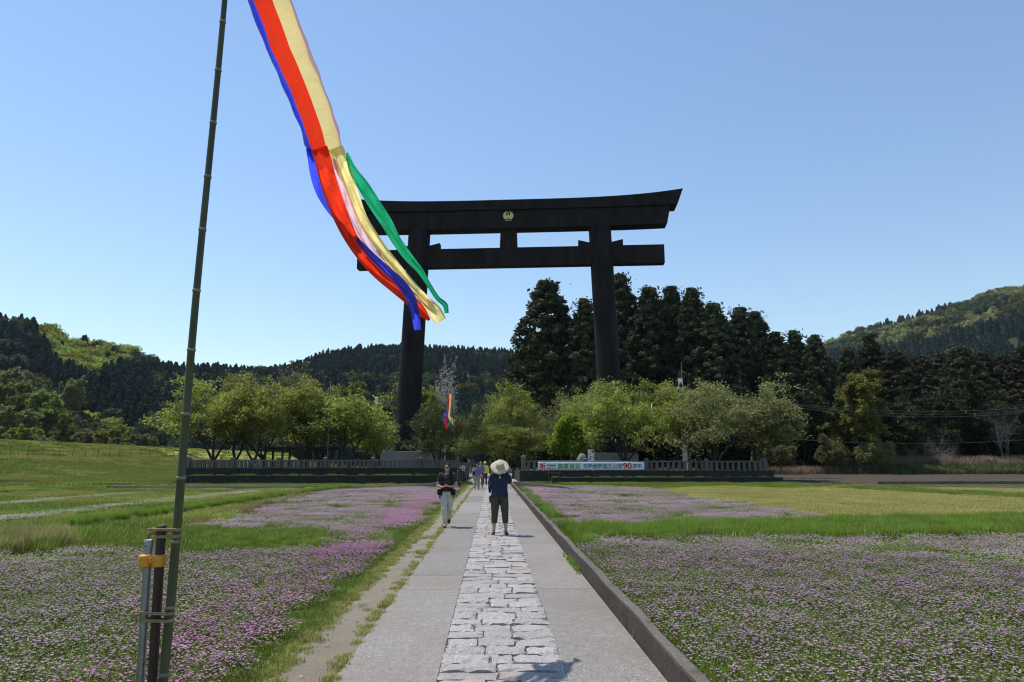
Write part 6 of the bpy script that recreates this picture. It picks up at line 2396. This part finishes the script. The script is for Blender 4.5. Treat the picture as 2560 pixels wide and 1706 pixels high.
# strip at the foot of the terraces, weeds on the ledges
P = np.concatenate([rect_pts(-24, -5.5, 45.2, 50.8, 2.2), rect_pts(5, 23, 48.5, 53.1, 2.0), rect_pts(2.2, 5, 52.5, 54.9, 3), rect_pts(-3.4, -2.0, 50.5, 56, 2.5)])
scatter("verge_grass", 'meadowgreen', P, rng.uniform(0.6, 1.1, len(P)))
P = np.concatenate([np.stack([rng.uniform(-22, -2.5, 60), rng.uniform(51.0, 51.9, 60), np.full(60, 0.66)], -1), np.stack([rng.uniform(4.7, 22.5, 40), rng.uniform(53.3, 54.9, 40), np.full(40, 0.45)], -1)])
scatter("ledge_weeds", 'lawn', P, rng.uniform(0.5, 1.8, len(P)))
P = np.concatenate([rect_pts(-23, -3, 53, 74, 0.9, 1.08), rect_pts(3, 22, 56, 75, 0.5, 0.84)])
scatter("terrace_grass", 'meadowtuft', P, rng.uniform(0.5, 0.8, len(P)))
# bank of dry reeds on the right
bk = lambda x, y: np.clip((y - 93) / 5, 0, 1) * 1.15 * np.clip((x - 52) / 4, 0, 1)
grid_sheet("reed_bank", M['forest_floor'], 50, 110, 92, 112, 60, 30, lambda x, y: bk(x, y) - 0.03 + 0.06 * vnoise(x, y, 1.3))
xx, yy = rng.uniform(51, 100, 900), rng.uniform(92.5, 97.5, 900)
scatter("reeds", 'reedgreen', np.stack([xx, yy, bk(xx, yy)], -1), rng.uniform(0.5, 0.95, 900))
xx, yy = rng.uniform(52, 100, 620), rng.uniform(96, 101, 620)
scatter("reeds", 'reed', np.stack([xx, yy, bk(xx, yy)], -1), rng.uniform(0.5, 1.0, 620))
xx, yy = rng.uniform(38, 56, 220), rng.uniform(94, 99, 220)
scatter("reeds", 'reed', np.stack([xx, yy, xx * 0], -1), rng.uniform(0.35, 0.8, 220))
xx, yy = rng.uniform(24, 52, 300), rng.uniform(96, 101, 300)
scatter("reeds", 'reedgreen', np.stack([xx, yy, xx * 0], -1), rng.uniform(0.3, 0.8, 300))


# ------------------------------------------------------------------ milk-vetch flowers
def vetch(seed, size, n_leaf, lsz, n_fl, fsz, hmax, tint, simple=False):
    """patch of low plants: leaflets as folded pieces, flower heads as small umbels on stems"""
    g = np.random.default_rng(seed)
    hz = hmax * (0.15 + 0.75 * g.random(n_leaf) ** 0.8)
    c = np.concatenate([g.uniform(-size / 2, size / 2, (n_leaf, 2)), hz[:, None]], 1)
    up = np.zeros((n_leaf, 3))
    up[:, 2] = 1.0
    v, f = quads(c, lsz * g.uniform(0.6, 1.25, n_leaf), up, 0.62, g)
    col = np.repeat(np.array([[0.165, 0.22, 0.038]]) * g.uniform(0.6, 1.4, (n_leaf, 1)), 4, 0)
    V, Fq, Cc = [v], [f], [col]
    b = len(v)
    for k in range(n_fl):
        p = np.array([g.uniform(-size / 2, size / 2), g.uniform(-size / 2, size / 2), hmax * g.uniform(0.85, 1.3)])
        lean = g.normal(size=2) * 0.25
        base_c = np.array(tint[0]) + (np.array(tint[1]) - np.array(tint[0])) * g.random()
        base_c = base_c * g.uniform(0.8, 1.15)
        m = 4 if simple else 8
        vs, cs, fs = [], [], []
        if not simple:
            w_ = 0.0012
            vs += [p + [-w_, 0, -hmax * 0.8], p + [w_, 0, -hmax * 0.8], p + [w_, 0, 0], p + [-w_, 0, 0]]
            cs += [[0.07, 0.07, 0.02]] * 4
            fs.append([0, 1, 2, 3])
        for i in range(m):
            a = 2 * math.pi * (i + g.random() * .5) / m
            d = np.array([math.cos(a), math.sin(a), 0])
            s_ = np.array([-d[1], d[0], 0])
            r_ = fsz * g.uniform(.8, 1.15)
            q = len(vs)
            tip = p + d * r_ + np.array([lean[0] * r_, lean[1] * r_, r_ * .55])
            mid = p + d * r_ * .55 + np.array([0, 0, r_ * .45])
            vs += [p, mid + s_ * r_ * .36, tip, mid - s_ * r_ * .36]
            lt = base_c * 0.78 + np.array([0.70, 0.60, 0.68]) * 0.22
            cs += [lt, base_c, base_c * 0.9, base_c]
            fs.append([q, q + 1, q + 2, q + 3])
        V.append(np.array(vs))
        Cc.append(np.array(cs))
        Fq.append(np.array(fs) + b)
        b += len(vs)
    return mesh_np("vetch", np.concatenate(V), np.concatenate(Fq), np.concatenate(Cc))


M['vetch'] = leafmat("vetch", (1, 1, 1), 0.35, 0.3, 0.5, 0.02, use_col=True)
PALE = ((0.42, 0.25, 0.355), (0.56, 0.40, 0.485))
MAG = ((0.47, 0.17, 0.37), (0.57, 0.30, 0.47))
protos("vetch_near", [vetch(100 + i, 0.36, 170, 0.0115, nf, 0.0118, 0.09, PALE) for i, nf in enumerate((13, 24, 34, 44, 56))], M['vetch'])
protos("vetch_near_mag", [vetch(120 + i, 0.36, 170, 0.0115, nf, 0.0122, 0.09, MAG) for i, nf in enumerate((14, 26, 40))], M['vetch'])
protos("vetch_mid", [vetch(140 + i, 0.8, 330, 0.021, nf, 0.0155, 0.10, PALE, True) for i, nf in enumerate((55, 95, 130, 165, 205))], M['vetch'])
protos("vetch_mid_mag", [vetch(160 + i, 0.8, 330, 0.021, nf, 0.016, 0.10, MAG, True) for i, nf in enumerate((70, 130, 190))], M['vetch'])
protos("vetch_far", [vetch(180 + i, 1.7, 700, 0.04, nf, 0.024, 0.11, PALE, True) for i, nf in enumerate((90, 140, 185, 230, 275))], M['vetch'])


def flower_field(name, P, pink, dens_shift=0.0):
    d = np.hypot(P[:, 0], P[:, 1])
    side = np.where(P[:, 0] > 0, P[:, 0] - 1.42, -1.82 - P[:, 0])
    n1 = 0.75 * vnoise(P[:, 0], P[:, 1], 0.9, 11) + 0.5 * vnoise(P[:, 0], P[:, 1], 2.6, 12)
    lvl = np.clip(np.round(2 + 1.15 * n1 + dens_shift + rng.normal(size=len(P)) * 0.7), 0, 4).astype(int)
    u = rng.random(len(P))
    near, mid, far = d < 13.5, (d >= 13.5) & ((d < 27) | (side < 1.6)), d >= 27
    near &= side > 0.16
    mid &= side > 0.42
    far &= side > 0.9
    for sel, key, dens in ((near, 'vetch_near', 1.0), (mid, 'vetch_mid', 0.17), (far, 'vetch_far', 0.045)):
        for pk in (False, True):
            k = sel & (u < dens) & (pink == pk)
            kk = key + ('_mag' if pk and key != 'vetch_far' else '')
            if not k.any():
                continue
            ids = np.minimum(lvl[k], 2) if kk.endswith('mag') else lvl[k]
            scatter(name, kk, P[k], rng.uniform(0.85, 1.2, k.sum()), ids=ids)


D0 = 19.0
flowersR = [(1755, 1900), (1330, 1360), (1440, 1350), (1620, 1354), (1900, 1352), (2300, 1348), (2560, 1343), (3000, 1340), (3600, 1560), (3600, 1900)]
P = area_pts(flowersR, D0, -0.02)
P = P[P[:, 0] > 1.56]
flower_field("flower_bed", P, np.zeros(len(P), bool), -0.5 * (P[:, 1] < 8.5))
flowersR2 = [(1290, 1224), (1345, 1222), (1440, 1219), (1580, 1222), (1750, 1246), (1950, 1279), (2122, 1307), (1800, 1320), (1450, 1330), (1330, 1340), (1290, 1300)]
P = area_pts(flowersR2, D0 * 0.95, -0.02)
P = P[P[:, 0] > 1.45]
flower_field("flower_bed", P, np.zeros(len(P), bool), 0.5)
flowersL = [(-700, 1900), (-700, 1386), (160, 1382), (430, 1384), (700, 1384), (880, 1374), (960, 1354), (990, 1336), (1180, 1300), (1180, 1900)]
P = area_pts(flowersL, D0, -0.02)
P = P[P[:, 0] < -1.98]
pk = rng.random(len(P)) < np.clip((P[:, 0] + 3.3 + 0.25 * vnoise(P[:, 0] * 0, P[:, 1], 0.8, 2)) / 0.75, 0, 0.92)
flower_field("flower_bed", P, pk, 1.2 * pk - 0.75)
P = rect_pts(-3.15, -2.0, 12.2, 21.5, D0, -0.02)
flower_field("flower_bed", P, rng.random(len(P)) < 0.85, 0.5)
flowersL2 = [(1105, 1221), (1000, 1223), (830, 1228), (640, 1280), (480, 1318), (620, 1328), (985, 1334), (1200, 1300), (1200, 1221)]
P = area_pts(flowersL2, D0 * 0.95, -0.02)
P = P[P[:, 0] < -1.98]
flower_field("flower_bed", P, rng.random(len(P)) < np.clip((P[:, 0] + 3.4) / 0.8, 0.0, 0.9), 0.6)
# a few pebbles on the track
def pebble(seed):
    g = np.random.default_rng(seed)
    mb = MB()
    mb.ball((0, 0, 0.2), (1, 0.75, 0.5), 7, 5)
    return mesh_np("pebble", np.array(mb.v) * g.uniform(0.85, 1.15, (len(mb.v), 1)), mb.f)


protos("pebble", [pebble(i) for i in range(4)], concretemat("pebble_stone", (0.33, 0.29, 0.24), (0.5, 0.46, 0.4), (0.22, 0.19, 0.155), (0.3, 0.26, 0.21), 60))
P = np.concatenate([rect_pts(-1.68, -1.2, 4, 18, 60, -0.01), rect_pts(-1.68, -1.2, 18, 40, 20, -0.01)])
scatter("track_pebbles", 'pebble', P, np.minimum(0.003 + rng.exponential(0.0035, len(P)), 0.026))

# ------------------------------------------------------------------ air
if True:
    mb = MB()
    mb.box((0, 350, 209), (3600, 4000, 420))
    hz = kind(mb.obj("haze", None), 'stuff')
    m, n, L = mat("haze_air")
    out = n.new("ShaderNodeOutputMaterial")
    v = n.new("ShaderNodeVolumePrincipled")
    v.inputs["Color"].default_value = (0.62, 0.78, 1.0, 1)
    v.inputs["Density"].default_value = 0.00005
    v.inputs["Anisotropy"].default_value = 0.3
    L.new(v.outputs[0], out.inputs["Volume"])
    hz.data.materials.append(m)
